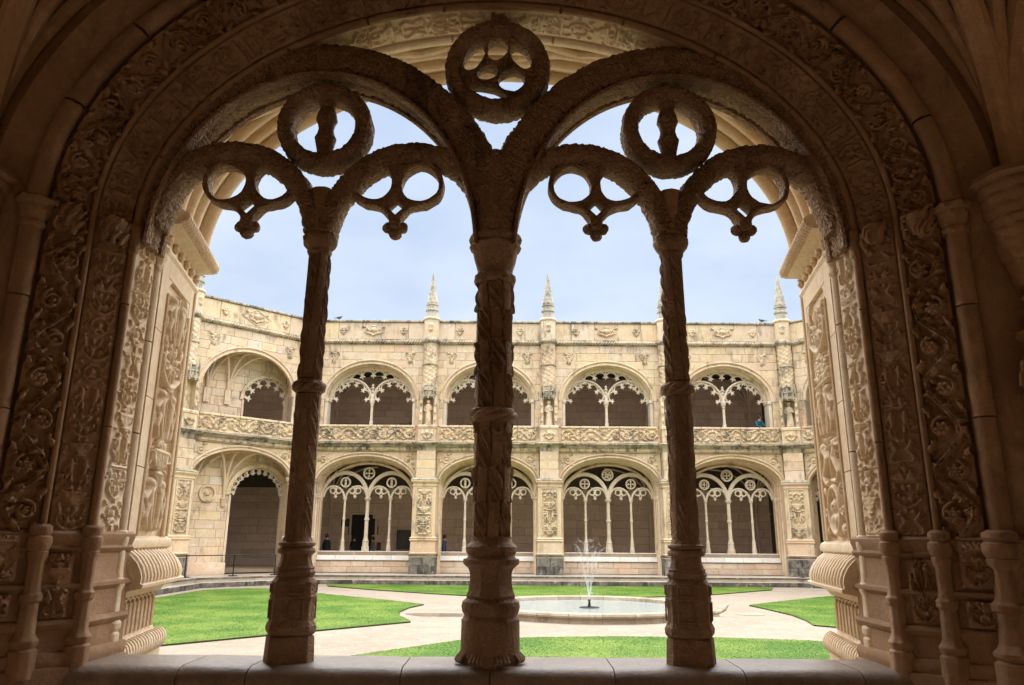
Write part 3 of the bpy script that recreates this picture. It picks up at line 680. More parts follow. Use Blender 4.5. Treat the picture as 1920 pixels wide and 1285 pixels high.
# capitals at the springing and bases of each shaft
for sg in (-1, 1):
    for r0, y0, rad, mt in ((.012, 4.525, .026, 'stone_inner_shaded'), (.415, 4.12, .058, 'stone_inner_shaded'), (.035, 4.87, .048, 'stone_pier_lit'), (.10, 4.43, .07, 'stone_inner_shaded'), (.285, 4.25, .075, 'stone_inner_shaded')):
        k = rad / .058 if rad != .026 else .7; x = sg * (A0 + r0)
        def lf(th, z, r): return r * (1 + .10 * np.sin(th * 7 + z * 50) * np.abs(np.sin(z * 60)))
        big = rad > .065
        if big:
            m = MB().lathe([(3.42, rad * .5), (3.44, rad * .8), (3.5, rad * 1.0), (3.54, rad * 1.1), (3.56, rad * .8)], 24, x, y0); rq = random.Random(int(rad * 1e4) + sg)
            for q in range(26):
                aa = rq.uniform(0, 2 * PI); zz = rq.uniform(3.40, 3.52); c0 = (x + rad * math.cos(aa), y0 + rad * math.sin(aa)); m.tube([(x + rad * .8 * math.cos(aa), y0 + rad * .8 * math.sin(aa), zz - .03), (x + rad * 1.15 * math.cos(aa), y0 + rad * 1.15 * math.sin(aa), zz + .01), (x + rad * 1.3 * math.cos(aa + .3), y0 + rad * 1.3 * math.sin(aa + .3), zz + .045), (x + rad * 1.1 * math.cos(aa + .5), y0 + rad * 1.1 * math.sin(aa + .5), zz + .05)], .016, 6, r1=.008)
        else:
            m = MB().lathe([(3.36, rad), (3.37, rad * 1.2), (3.39, rad * 1.25), (3.41, rad * 1.1), (3.44, rad * 1.25), (3.47, rad * 1.5), (3.50, rad * 1.45), (3.515, rad * 1.7), (3.54, rad * 1.75), (3.56, rad * 1.3)], 28, x, y0, shape=lf)
        obj('capital', m, mt, aw)
        if big: continue
        b = rad * .82
        pf = [(.85, b * 2.1), (1.02, b * 2.1), (1.03, b * 1.8), (1.05, b * 2.15), (1.08, b * 2.2), (1.10, b * 1.9), (1.12, b * 1.7), (1.27, b * 1.65), (1.30, b * 2.0), (1.33, b * 2.0), (1.35, b * 1.6), (1.40, b * 1.5), (1.52, b * 1.45), (1.56, b * 1.7), (1.59, b * 1.75), (1.60, b * 1.4), (1.625, b * 1.5), (1.64, b * 1.1), (1.66, b)]
        def o8(th, z, r): return r * (.95 / np.cos((th + PI / 8) % (PI / 4) - PI / 8) if z < 1.55 else 1)
        obj('shaft_base', MB().lathe(pf, 40, x, y0, shape=o8, dz=-.0), mt, aw, smooth=25)
    for r0, y0, b in ((-.005, 4.50, .040), (.17, 4.29, .042), (.37, 4.075, .062)):
        x = sg * (A0 + r0)
        def o8(th, z, r): return r * (.95 / np.cos((th + PI / 8) % (PI / 4) - PI / 8))
        pf = [(.86, b * 1.75), (1.00, b * 1.75), (1.012, b * 1.45), (1.03, b * 1.7), (1.05, b * 1.75), (1.07, b * 1.4), (1.09, b * 1.2), (1.24, b * 1.12), (1.255, b * 1.4), (1.285, b * 1.45), (1.30, b * 1.15), (1.33, b * 1.0), (1.46, b * 1.0), (1.485, b * 1.25), (1.51, b * 1.3), (1.525, b * 1.0)]
        obj('pedestal_shaft', MB().lathe(pf, 40, x, y0, shape=o8), 'stone_inner_shaded', aw, smooth=25)
        obj('shaft_ring', MB().lathe([(1.50, b), (1.53, b * 1.35), (1.56, b * 1.55), (1.59, b * 1.5), (1.60, b * 1.15), (1.62, b * 1.4), (1.645, b * 1.35), (1.66, b * .9)], 28, x, y0), 'stone_inner_shaded', aw)
    for (ra, ya, rb, yb, z0, z1, sd) in ((.03, 4.42, .13, 4.31, 1.16, 1.50, 1), (.21, 4.20, .33, 4.07, 1.36, 1.60, 2), (.21, 4.20, .33, 4.07, 1.16, 1.29, 3)):
        Wd = math.hypot(rb - ra, yb - ya); rl = Relief(Wd, z1 - z0, .008, sd * 7 + sg); rl.candelabra(scale=1.3); G = np.zeros((rl.nx, rl.ny, 3)); nn = Vector((ya - yb, -(rb - ra))).normalized()
        for i in range(rl.nx):
            q = i / (rl.nx - 1)
            for j in range(rl.ny): o_ = -.012 + .028 * rl.h[i, j]; G[i, j] = (sg * (A0 + ra + (rb - ra) * q - .0 - abs(nn.x) * o_), ya + (yb - ya) * q - abs(nn.y) * o_, z0 + (z1 - z0) * j / (rl.ny - 1))
        obj('carved_tablet', MB().grid(G, flip=sg > 0), 'stone_inner_shaded', aw, smooth=60)
    # pedestal mass under the vine bands
    s = sg
    plan = [(s * (A0 + .0), 4.97), (s * (A0 + .0), 4.52), (s * (A0 + .18), 4.32), (s * (A0 + .36), 4.14), (s * (A0 + .5), 4.05), (s * (A0 + 1.0), 4.05)]
    if s > 0: plan = plan[::-1]
    pr = [(.075, -.02), (.075, .88), (.07, .90), (.05, .905), (.055, .925), (.06, .95), (.05, .975), (.03, .98), (.028, 1.09), (.04, 1.10), (.05, 1.125), (.04, 1.145), (.02, 1.15), (.018, 1.29), (.03, 1.30), (.042, 1.315), (.042, 1.335), (.02, 1.345), (.008, 1.39), (.008, 1.50), (.02, 1.51), (.028, 1.53), (.016, 1.545), (.02, 1.56), (.03, 1.585), (.03, 1.61), (.01, 1.625), (-.05, 1.63)]
    obj('pedestal', MB().moulding(plan[::-1], pr), 'stone_inner_shaded', aw)

# ------------------------------------------------------------------ NEAR: outer buttress piers and the soffit between them
def outer_pier(sg, label, seed):
    t = thing('buttress_pier', label, 'pier', (CX, 0, 0), 0, 'carved outer piers beside the near window')
    X = lambda r: sg * (A0 + r)
    W = math.hypot(1.0, .2); H = 3.52 - 1.60
    # core and the inner face plane
    plan = [(X(1.3), 4.95), (X(.05), 4.95), (X(.235), 5.95), (X(1.3), 5.95)]
    pl = plan if sg > 0 else plan[::-1]
    pl = pl[::-1]
    obj('core', MB().moulding(pl, [(-.004, .75), (-.004, 3.85)], closed=True), 'stone_pier_lit', t)
    def face(u, z, o):   # u 0..1 along the inner face towards the court
        x = .05 + .185 * u; n = (math.cos(math.atan2(.185, 1.0)), math.sin(math.atan2(.185, 1.0)))
        return (X(x - o * n[0]), 4.95 + 1.0 * u + o * n[1], z)
    # sunk carved panel with arched head
    u0, u1, z0, z1 = .20, .84, 1.60, 3.42; PW = (u1 - u0) * W
    rl = Relief(PW, z1 - z0, .0075, seed); rl.candelabra(0.02, (z1 - z0) * .97, 1., .62); h = rl.out()
    P = np.zeros((rl.nx, rl.ny, 3))
    for i in range(rl.nx):
        for j in range(rl.ny):
            fu = i / (rl.nx - 1); fz = j / (rl.ny - 1); z = z0 + (z1 - z0) * fz
            edge = min(fu, 1 - fu) * PW; top = z1 - z; fr = 0
            # arched head: superellipse
            hd = max(0, 1 - top / .16); lim = .018 + (.12 * (1 - math.sqrt(max(0, 1 - hd * hd))) if hd > 0 else 0)
            d = edge - lim; k = min(1, max(0, d / .02)); o = .028 * (1 - k) ; o += .055 * h[i, j] * k
            P[i, j] = face(u0 + (u1 - u0) * fu, z, o - .0)
    obj('carved_panel', surf(P, flip=sg > 0), 'stone_pier_lit', t, smooth=60)
    def slab(nm, ua, ub, za, zb_, o):
        v = [face(ua, za, -.02), face(ub, za, -.02), face(ub, zb_, -.02), face(ua, zb_, -.02), face(ua, za, o), face(ub, za, o), face(ub, zb_, o), face(ua, zb_, o)]
        return obj(nm, MB().add(v, [(0, 1, 2, 3), (7, 6, 5, 4), (0, 4, 5, 1), (1, 5, 6, 2), (2, 6, 7, 3), (3, 7, 4, 0)]), 'stone_pier_lit', t)
    zc = [1.60, 2.05, 2.52, 3.0, 3.56]
    for a_, b_ in zip(zc, zc[1:]):
        slab('stone_block', .025, .195, a_ + .003, b_ - .003, .030); slab('stone_block', .845, .99, a_ + .003, b_ - .003, .030)
    slab('stone_block', .198, .842, 3.425, 3.56, .030)
    for u in (.205, .835, .955):
        m = MB().tube([face(u, z, .032) for z in (1.6, 3.55 if u > .9 else 3.3)], .016, 8); obj('edge_roll', m, 'stone_pier_lit', t)
    # mouldings wrap the inner face and the court face
    mp_ = [(X(.04), 4.93), (X(.05), 4.95), (X(.235), 5.95), (X(1.3), 5.95)]
    if sg < 0: mp_ = mp_[::-1]
    if sg < 0: mp_ = mp_
    def mld(nm, pr, mat='stone_pier_lit'):
        return obj(nm, MB().moulding(mp_[::-1], pr, ends=True), mat, t)
    FL = 1
    mld('torus', [(0, 1.50), (.03, 1.505), (.055, 1.525), (.06, 1.55), (.052, 1.575), (.02, 1.598), (0, 1.60)])
    mld('pedestal_cap', [(0, 1.20), (.02, 1.205), (.035, 1.23), (.05, 1.25), (.10, 1.265), (.155, 1.275), (.16, 1.295), (.14, 1.305), (.145, 1.34), (.135, 1.38), (.11, 1.43), (.07, 1.475), (.03, 1.498), (0, 1.50)])
    # gadroons on the flared cap
    m = MB(); D = 1
    for i in range(12):
        u = .05 + i * .082
        m.tube([face(u, 1.49, .035), face(u + .01, 1.455, .078), face(u + .015, 1.40, .115), face(u + .02, 1.35, .132), face(u + .024, 1.31, .13)], .029, 8)
    obj('gadroon', m, 'stone_pier_lit', t)['kind'] = 'stuff'
    fl = MB()
    for i in range(10):
        u = .06 + i * .094
        fl.tube([face(u, .965, .004), face(u, 1.165, .004)], .020, 8)
        pts = [face(u + .047 * (1 - math.cos(q)) - 0, 1.165 + .03 * math.sin(q), .006) for q in np.linspace(0, PI, 7)]
        if i < 9: fl.tube(pts, .008, 5)
    obj('fluting', fl, 'stone_pier_lit', t)
    mld('foot_torus', [(.0, .80), (.05, .805), (.085, .83), (.095, .865), (.085, .90), (.05, .925), (.01, .935), (0, .96)])
    m = MB()
    for i in range(17):
        u = .03 + i * .06; pts = []
        for q in np.linspace(-1.1, 1.5, 7): pts.append(face(u + .03 * (q - .2), .868 + .062 * math.sin(q), .03 + .068 * math.cos(q)))
        m.tube(pts, .017, 6)
    obj('foot_rope', m, 'stone_pier_lit', t)['kind'] = 'stuff'
    obj('pedestal_core', MB().moulding(pl, [(-.03, -.5), (.0, .6), (.06, .62), (.06, .80), (-.004, .805), (-.004, 1.5)], closed=True), 'stone_pier_lit', t)
    # impost with rope-like abacus
    mld('impost', [(0, 3.56), (.025, 3.565), (.04, 3.59), (.035, 3.615), (.015, 3.63), (.01, 3.70), (.02, 3.73), (.06, 3.76), (.12, 3.775), (.155, 3.80), (.165, 3.835), (.15, 3.87), (.11, 3.885), (.0, 3.89)])
    m = MB()
    for i in range(22):
        u = .02 + i * .05; pts = []
        for q in np.linspace(-1.2, 1.4, 7): pts.append(face(u + .025 * q, 3.828 + .056 * math.sin(q), .095 + .068 * math.cos(q)))
        m.tube(pts, .014, 6)
    obj('rope_carving', m, 'stone_pier_lit', t)['kind'] = 'stuff'
    for i in range(6):
        u = .1 + i * .17; c_ = face(u, 3.665, .03); obj('impost_boss', MB().lathe([(-.035, .006), (-.015, .022), (.0, .03), (.02, .02), (.04, .028), (.05, .005)], 10, c_[0], c_[1], dz=3.665), 'stone_pier_lit', t)
    return t
outer_pier(-1, 'pale carved grotesque pier at left edge of the window opening', 5)
outer_pier(1, 'pale carved grotesque pier at right edge of the window opening', 9)
so = thing('outer_arch', 'pale ribbed soffit of the outer arch above the near window', 'arch', (CX, 0, 0))
def osurf(prof, **k): return archsurf(prof, 'arch', A0, 1.58, 3.88, 3.8, 110, **k)
rs = [(.02, 4.93)]; m = MB(); seq = [(.0, 4.90), (.03, 4.98)]
ribs = [5.10, 5.32, 5.54, 5.76]
pts = [(-.02, 4.86), (.02, 4.97)]
for k_, y_ in enumerate(ribs):
    r_ = .05 + .185 * (y_ - 4.95); pts += [(r_ + .04, y_ - .09), (r_ + .065, y_ - .05), (r_ + .03, y_ - .035)]
pts += [(.23, 5.86), (.235, 5.96)]
obj('soffit', osurf(pts[::-1]), 'stone_pier_lit', so)
for k_, y_ in enumerate(ribs):
    r_ = .05 + .185 * (y_ - 4.95); obj('rib', osurf(circ(r_ + .02, y_, .042, 12), cu=True), 'stone_pier_lit', so)
G = np.zeros((2, 110, 3))
x_, z_ = arch_path(.04, A0, B0, ZS, 'arch', 0, 110); G[0, :, 0] = x_; G[0, :, 2] = z_; G[0, :, 1] = 4.93
x_, z_ = arch_path(.03, A0, 1.58, 3.88, 'arch', 0, 110); G[1, :, 0] = x_; G[1, :, 2] = z_; G[1, :, 1] = 4.955
obj('riser', MB().grid(G), 'stone_pier_lit', so)
obj('edge_moulding', osurf(circ(.20, 5.93, .06, 14), cu=True), 'stone_pier_lit', so)
# diagonal net ribs
for sg in (-1, 1):
    for (ta, tb) in ((.25, 1.1), (.7, 1.75), (1.2, 2.3)):
        P_ = []
        for i in range(30):
            q = i / 29; th = ta + (tb - ta) * q; y_ = 5.0 + .9 * q; r_ = .05 + .185 * (y_ - 4.95) + .02
            P_.append((-sg * (A0 + r_) * math.cos(th), y_, 3.88 + (1.58 + r_) * math.sin(th)))
        obj('net_rib', MB().tube(P_, .03, 8), 'stone_pier_lit', so)
m = MB()
def spandrel(mb, a, b, zs, x0, x1, ztop, y, n=40, zb=None):
    xs_ = np.concatenate([[x0], -a * np.cos(np.linspace(0, PI, n)), [x1]])
    bot = np.concatenate([[zs], zs + b * np.sin(np.linspace(0, PI, n)), [zs]])
    v = []; f = []
    for i, (x, z) in enumerate(zip(xs_, bot)): v += [(x, y, z), (x, y, ztop)]
    for i in range(len(xs_) - 1): f.append((2 * i, 2 * i + 2, 2 * i + 3, 2 * i + 1))
    return mb.add(v, f)
spandrel(m, A0 + .235, 1.58 + .235, 3.88, -3.09, 3.09, 6.45, 5.96); obj('court_face', m, 'stone_far', so)
nm_ = thing('near_range', 'upper wall and roof mass of the near cloister range above the vault', 'building', (0, 0, 0))
obj('upper_wall', MB().box(-15, 19, 4.3, 6.0, 6.35, 12.8), 'stone_far', nm_); obj('roof_slab', MB().box(-15, 19, -1.9, 4.3, 6.35, 6.6), 'stone_far', nm_)
for cx in (-2 * 3.09, 2 * 3.09):
    m = MB(); spandrel(m, A0 + .235, 1.58 + .235, 3.88, -3.09, 3.09, 6.4, 5.96); m.box(-3.09, -2.56, 4.95, 5.96, -.5, 3.88); m.box(2.56, 3.09, 4.95, 5.96, -.5, 3.88); obj('side_bay', m, 'stone_far', nm_, (CX + cx, 0, 0))
obj('side_wall', MB().box(-15, CX - 9.27, 4.95, 5.96, -.5, 6.35), 'stone_far', nm_); obj('side_wall', MB().box(CX + 9.27, 19, 4.95, 5.96, -.5, 6.35), 'stone_far', nm_)

# ------------------------------------------------------------------ NEAR: gallery room (wall faces, vault, responds)
rm = thing('gallery_vault', 'dark ribbed stone vault of the near gallery overhead', 'vault')
YB, YF = -1.7, 4.02; YM = (YB + YF) / 2; ZV = 3.62; HV = 2.45
def rib_curve(x0, y0, dx, dy, n=26):
    t = np.linspace(0, PI / 2, n); return [(x0 + dx * (1 - math.cos(q)), y0 + dy * (1 - math.cos(q)), ZV + HV * math.sin(q)) for q in t]
L_ = 3.09; M_ = YM - YB
for bx in (-2, -1, 0, 1):
    sx = CX + L_ + 2 * L_ * bx
    for y0, sy in ((YF, -1), (YB, 1)):
        for sx_ in (-1, 1):
            ends = [(L_ * sx_, 0), (L_ * sx_, M_ * .42 * sy), (L_ * sx_, M_ * sy), (L_ * .5 * sx_, M_ * sy), (0, M_ * sy)]
            cs = [rib_curve(sx, y0, *e) for e in ends]
            for a_, b_ in zip(cs, cs[1:]):
                G = np.zeros((len(a_), 6, 3))
                for i in range(len(a_)):
                    for j in range(6): q = j / 5; G[i, j] = [a_[i][k] * (1 - q) + b_[i][k] * q for k in range(3)]
                G[:, 1:5, 2] += .05 * np.sin(np.linspace(0, PI / 2, len(a_)))[:, None] * np.array([.6, 1, 1, .6])
                if -1 <= bx <= 0: obj('web', MB().grid(G), 'stone_inner_shaded', rm)
            for i, c_ in enumerate(cs):
                if i == 4 and sx_ == 1: continue
                if -1 <= bx <= 0:
                    rr = .075 if i in (2, 4) else .05
                    m = MB().tube([(p[0], p[1], p[2] - .02) for p in c_], rr, 8); m.tube([(p[0], p[1], p[2] - .02 - rr) for p in c_], rr * .45, 8)
                    obj('rib', m, 'stone_rib', rm)
rw = thing('gallery_room', 'plain dark walls enclosing the near gallery', 'room')
m = MB().box(CX - 9.2, CX + 9.2, YB - .2, YB, 0, 6.3); obj('back_wall', m, 'stone_room', rw)
for sg in (-1, 1): obj('end_wall', MB().box(CX + sg * 9.2 - .1, CX + sg * 9.2 + .1, YB, 4.3, 0, 6.3), 'stone_room', rw)
# neighbouring bays of the near gallery: open arches of the same size
for sg in (-1, 1):
    cx = CX + sg * 2 * L_; m = MB()
    spandrel(m, 2.33, 1.7, 3.55, -3.09 + (.5 if sg > 0 else 0) - .0, 3.09 - (.5 if sg < 0 else 0), 6.3, 4.05)
    m2 = MB(); m2.box(-3.09 + (.5 if sg > 0 else 0), -2.33, 4.06, 4.94, -.02, 3.55); m2.box(2.33, 3.09 - (.5 if sg < 0 else 0), 4.06, 4.94, -.02, 3.55); m2.box(-2.33, 2.33, 4.4, 4.9, -.02, .9)
    obj('wall', m, 'stone_inner_shaded', rw, (cx, 0, 0)); obj('wall', m2, 'stone_inner_shaded', rw, (cx, 0, 0))
m = MB(); spandrel(m, A0 + .9, B0 + .9, ZS, -3.5, 3.5, 6.3, 4.06); obj('wall', m, 'stone_inner_shaded', rw, (CX, 0, 0))
for x in (-3.09, 3.09): obj('pier', MB().box(CX + x - (.14 if x > 0 else .72), CX + x + (.72 if x > 0 else .14), 4.09, 5.93, -.02, 6.34), 'stone_inner_shaded', rw)
flr = struct(obj('gallery_floor', MB().box(CX - 9.2, CX + 9.2, YB, 4.42, -.3, 0), 'stone_room'))
def respond(sg, label, seed):
    x = CX + sg * (L_ - .01); t = thing('respond', label, 'respond', (x, 3.98, 0), 0, 'vault responds beside the near window')
    rr = random.Random(seed)
    obj('shaft', MB().lathe([(0, .17), (.9, .17), (.92, .15), (1.5, .14), (1.52, .12), (1.6, .11), (2.2, .11)], 24), 'stone_inner_shaded', t)
    def sc(th, z, r): return r * (1 + .07 * np.abs(np.sin(z * 48)) + .03 * np.sin(th * 9 + (z * 15) // 1 * 1.5))
    obj('capital', MB().lathe([(3.00 + .02 * i, .10 + .13 * (i / 30) ** .8) for i in range(31)] + [(3.62, .26), (3.66, .25)], 48, shape=sc), 'stone_inner_shaded', t)
    m = MB()
    for k in range(26):
        a = rr.uniform(-PI, 0) if True else 0; z = rr.uniform(2.32, 2.62); q = .13 + .05 * math.sin((z - 2.3) * 9)
        c0 = Vector((q * math.cos(a), q * math.sin(a), z)); pts = [c0 + Vector((.05 * math.cos(s_ * 1.6 + k) * (1 - s_ / 7), -.02 * s_ * .3, .05 * math.sin(s_ * 1.6 + k) * (1 - s_ / 7))) for s_ in range(6)]
        m.tube(pts, .024, 6, r1=.01)
    m.lathe([(2.22, .03), (2.3, .12), (2.4, .15), (2.55, .16), (2.66, .12), (2.7, .05)], 20)
    obj('carved_corbel', m, 'stone_inner_shaded', t)
    m = MB().lathe([(2.68, .12), (2.70, .15), (2.73, .15), (2.75, .10), (2.78, .05), (2.84, .06), (2.90, .085), (2.95, .05), (2.99, .07), (3.02, .09)], 24)
    for k in range(18):
        a = rr.uniform(-PI, 0); z = rr.uniform(2.78, 2.98); m.lathe([(-.03, .005), (0, .03), (.03, .005)], 8, .09 * math.cos(a), .09 * math.sin(a), dz=z)
    obj('carved_figure', m, 'stone_inner_shaded', t)
    obj('base_ring', MB().lathe([(.9, .2), (.95, .21), (1.0, .19)], 24), 'stone_inner_shaded', t)
    m = MB().lathe([(1.5, .15), (1.53, .17), (1.58, .17), (1.6, .13)], 24); obj('base_ring', m, 'stone_inner_shaded', t)
    return t
respond(-1, 'carved vault respond at the far left edge, dark with a bulging corbel', 3)
respond(1, 'carved vault respond at the far right edge with scaly capital and corbel', 4)

# ------------------------------------------------------------------ FAR RANGE
def block_rows(parent, x0, x1, z0, z1, y, course, length, mat, a=None, b=None, zs=None, seed=0, depth=.10, cxa=0, name='stone_block', jit=.003, excl=None):
    """ashlar blocks, cut to an arch (half-width a, rise b above zs) when given"""
    r = random.Random(seed); nrow = max(1, round((z1 - z0) / course)); ch = (z1 - z0) / nrow; g = .005
    def lim(x):
        if a is None: return -1e9
        q = 1 - ((x - cxa) / a) ** 2; return zs + b * math.sqrt(q) if q > 0 else -1e9
    for k in range(nrow):
        za, zb = z0 + k * ch + g, z0 + (k + 1) * ch - g; x = x0 + r.uniform(.3, .95) * length * (-.5 if k % 2 else -1)
        while x < x1:
            l = length * r.uniform(.75, 1.25); xa, xb = max(x, x0) + g, min(x + l, x1) - g; x += l
            if xb - xa < .05: continue
            xs_ = np.linspace(xa, xb, 2 if a is None else 9); bo = [max(za, lim(q)) for q in xs_]
            yy = y + r.uniform(-jit, jit)
            if excl and any(ex0 < (xa + xb) / 2 < ex1 and ez0 < (za + zb) / 2 < ez1 for ex0, ex1, ez0, ez1 in excl): continue
            if all(q <= za + 1e-6 for q in bo): obj(name, MB().bev(xa, xb, yy, y + depth, za, zb, .014), mat, parent, smooth=0); continue
            keep = [(q, z_) for q, z_ in zip(xs_, bo) if z_ < zb - .01]
            if len(keep) < 2 or keep[-1][0] - keep[0][0] < .05: continue
            # a block split by the crown gives two pieces; keep contiguous runs
            runs = []; cur = []
            for q, z_ in zip(xs_, bo):
                if z_ < zb - .01: cur.append((q, z_))
                elif cur: runs.append(cur); cur = []
            if cur: runs.append(cur)
            for ru in runs:
                if len(ru) < 2: continue
                pts_ = ru + [(ru[-1][0], zb), (ru[0][0], zb)]
                obj(name, MB().prism(pts_, yy, y + depth), mat, parent, smooth=0)
LA, LB, LZ = 2.5, 1.42, 4.18       # lower outer arch (front plane)
HB = 3.09
def lower_bay(label, chamfer=False, heads=('baluster', 'cross', 'baluster')):
    t = thing('lower_bay', label, 'arcade bay', (0, 0, 0), 0, 'lower arcade bays across the courtyard')
    y = .15
    m = MB(); spandrel(m, LA, LB, LZ, -HB, HB, 5.86, y + .03); obj('mortar_bed', m, 'mortar', t, smooth=0)
    block_rows(t, -HB + .5, HB - .5, LZ, 5.84, y, .40, .85, 'stone_far', LA + .22, LB + .22, LZ, 3)
    # stepped archivolts down to the window plane
    def ring(nm, pf, mat='stone_far', a=LA, b=LB, zs=LZ, cu=True, n=60): return obj(nm, archsurf(pf, 'arch', a, b, zs, 0, n, cu=cu), mat, t)
    ring('arch_roll', circ(.17, y - .02, .055, 10)); ring('arch_roll', circ(.02, y - .01, .05, 10))
    ring('arch_face', [(.0, y), (.2, y), (.22, y + .05)][::-1], cu=False)
    sof = [(0, y), (-.015, y + .28), (-.06, y + .31), (-.045, y + .5), (-.06, y + .54), (-.10, y + .56), (-.09, y + .78), (-.15, y + .84), (-.14, y + 1.0), (-.2, y + 1.04)]
    if not chamfer: sof += [(-.17, 1.25), (-.17, 1.4)]
    else: sof = [(0, y), (-.012, y + .22), (0, y + .26), (.2, y + .28)]
    ring('soffit', sof[::-1], cu=False)
    # carved foliage in the spandrels
    for sg in (-1, 1):
        rl = Relief(.62, .62, .03, 40 + sg); rl.spiral(.3, .3, .22, 0, 1.4, sg, .05); rl.leaf(.4, .5, 1, .2, .07); rl.leaf(.1, .2, 3, .2, .07); rl.leaf(.5, .1, -.5, .2, .07)
        G = np.zeros((rl.nx, rl.ny, 3)); G[..., 0] = np.linspace(-.31, .31, rl.nx)[:, None] + sg * 2.12; G[..., 2] = np.linspace(5.16, 5.78, rl.ny)[None]; G[..., 1] = y + .015 - rl.h * .09
        m = MB().grid(G, flip=True); obj('spandrel_carving', m, 'stone_far_carved', t)
    # jambs
    for sg in (-1, 1):
        pl = [(sg * 3.05, y + .02), (sg * 2.5, y), (sg * 2.485, y + .28), (sg * 2.44, y + .31), (sg * 2.45, y + .5), (sg * 2.44, y + .56), (sg * 2.40, y + .57), (sg * 2.41, y + .8), (sg * 2.35, y + .84), (sg * 2.35, y + 1.25)]
        if chamfer: pl = pl[:2] + [(sg * 2.49, y + .25), (sg * 2.75, y + .28)]; obj('recess_side', MB().box(min(sg * 2.72, sg * 3.0), max(sg * 2.72, sg * 3.0), y + .2, 1.4, -.1, 5.9), 'stone_far', t)
        if sg > 0: pl = pl[::-1]
        o = obj('jamb', MB().moulding(pl[::-1], [(0, -.1), (0, .75), (0, LZ + .02)]), 'stone_far', t)
        for yy in (y + .30, y + .56, y + .84) if not chamfer else ():
            m = MB().lathe([(-.1, .09), (.9, .09), (.95, .06), (1.5, .05), (3.5, .05), (3.52, .08), (3.66, .095), (3.7, .05), (4.2, .05)], 8, sg * (2.49 - .14 * (yy - y)), yy); obj('jamb_shaft', m, 'stone_far', t)
    if not chamfer:
        tr = tracery(t, 1.22, 'stone_white', tk=.8, dp=.11, heads=heads)
        obj('window_arch', bar(ell_arc(0, 3.55, 2.38, 1.78, PI, 0, .08), .07, .13, 1.22, 8), 'stone_far', t)
        for x, r_ in ((-1.17, .062), (0, .10), (1.17, .062)):
            c = obj('column', MB().lathe([(1.60, r_ * 1.0), (2.44, r_ * .95), (2.46, r_ * 1.35), (2.54, r_ * 1.35), (2.56, r_ * .95), (3.42, r_ * .9)], 10, x, 1.22), 'stone_white', t)
            obj('base', MB().lathe([(.90, r_ * 2.0), (1.15, r_ * 1.9), (1.17, r_ * 1.6), (1.4, r_ * 1.5), (1.42, r_ * 1.75), (1.46, r_ * 1.3), (1.60, r_ * 1.05)], 8, x, 1.22, rot=PI / 8), 'stone_white', c)
            obj('capital', MB().lathe([(3.40, r_ * .95), (3.44, r_ * 1.3), (3.5, r_ * 1.7), (3.56, r_ * 1.8), (3.58, r_ * 1.2)], 10, x, 1.22), 'stone_white', c)
        m = MB()
        pr = [(1.42, .93), (1.05, .935), (.80, .55), (.78, .52), (.80, .49), (.86, .48)]
        for x0 in np.linspace(-2.34, 2.34, 6)[:-1]:
            x1 = x0 + 4.68 / 5; G = np.array([[(xx, a_, b_) for xx in (x0 + .006, x1 - .006)] for a_, b_ in pr]); o = obj('sill_slab', MB().grid(G, flip=False), 'stone_marble', t)
        obj('mortar_bed', MB().box(-2.5, 2.5, .92, 1.4, -.1, .9), 'mortar', t)
        block_rows(t, -2.44, 2.44, -.1, .47, .86, .285, 1.0, 'stone_pink', seed=5, depth=.06)
    return t
YFAR = 38.0; XL = -10.45; SP = 6.18
bayc = [XL + SP * (i + .5) for i in range(4)]
G1 = 'lower arcade bays across the courtyard'
lb = lower_bay('far lower arcade bay left of the middle column with black doorway behind it', heads=('baluster', 'cross', 'baluster')); lb.location = (bayc[0], YFAR, 0); index()
def re_head(t, heads):
    """swap roundel carvings in a copied bay"""
    pass
b2 = clone(lb, 'far lower arcade bay half hidden behind the thick middle column', (bayc[1], YFAR, 0))
lb3 = lower_bay('far lower arcade bay directly behind the fountain jet', heads=('cross', 'swirl', 'cross')); lb3.location = (bayc[2], YFAR, 0); index()
lb4 = lower_bay('far lower arcade bay seen right of the right slender column', heads=('foil', 'foil', 'foil')); lb4.location = (bayc[3], YFAR, 0); index()
sideL = clone(lb, 'lower arcade bay of the left courtyard side next to the corner', (-14.82, 33.63 - HB, 0), R(90))
clone(lb, 'lower arcade bay of the left courtyard side, second from the corner', (-14.82, 33.63 - 3 * HB, 0), R(90)); clone(lb4, 'lower arcade bay of the right courtyard side, second from the corner', (18.62, 33.63 - 3 * HB, 0), R(-90))
sideR = clone(lb4, 'lower arcade bay of the right courtyard side next to the corner', (18.62, 33.63 - HB, 0), R(-90))
CL = ((-10.45 - 14.82) / 2, (38 + 33.63) / 2, 0); CRr = ((14.27 + 18.64) / 2, (38 + 33.63) / 2, 0)
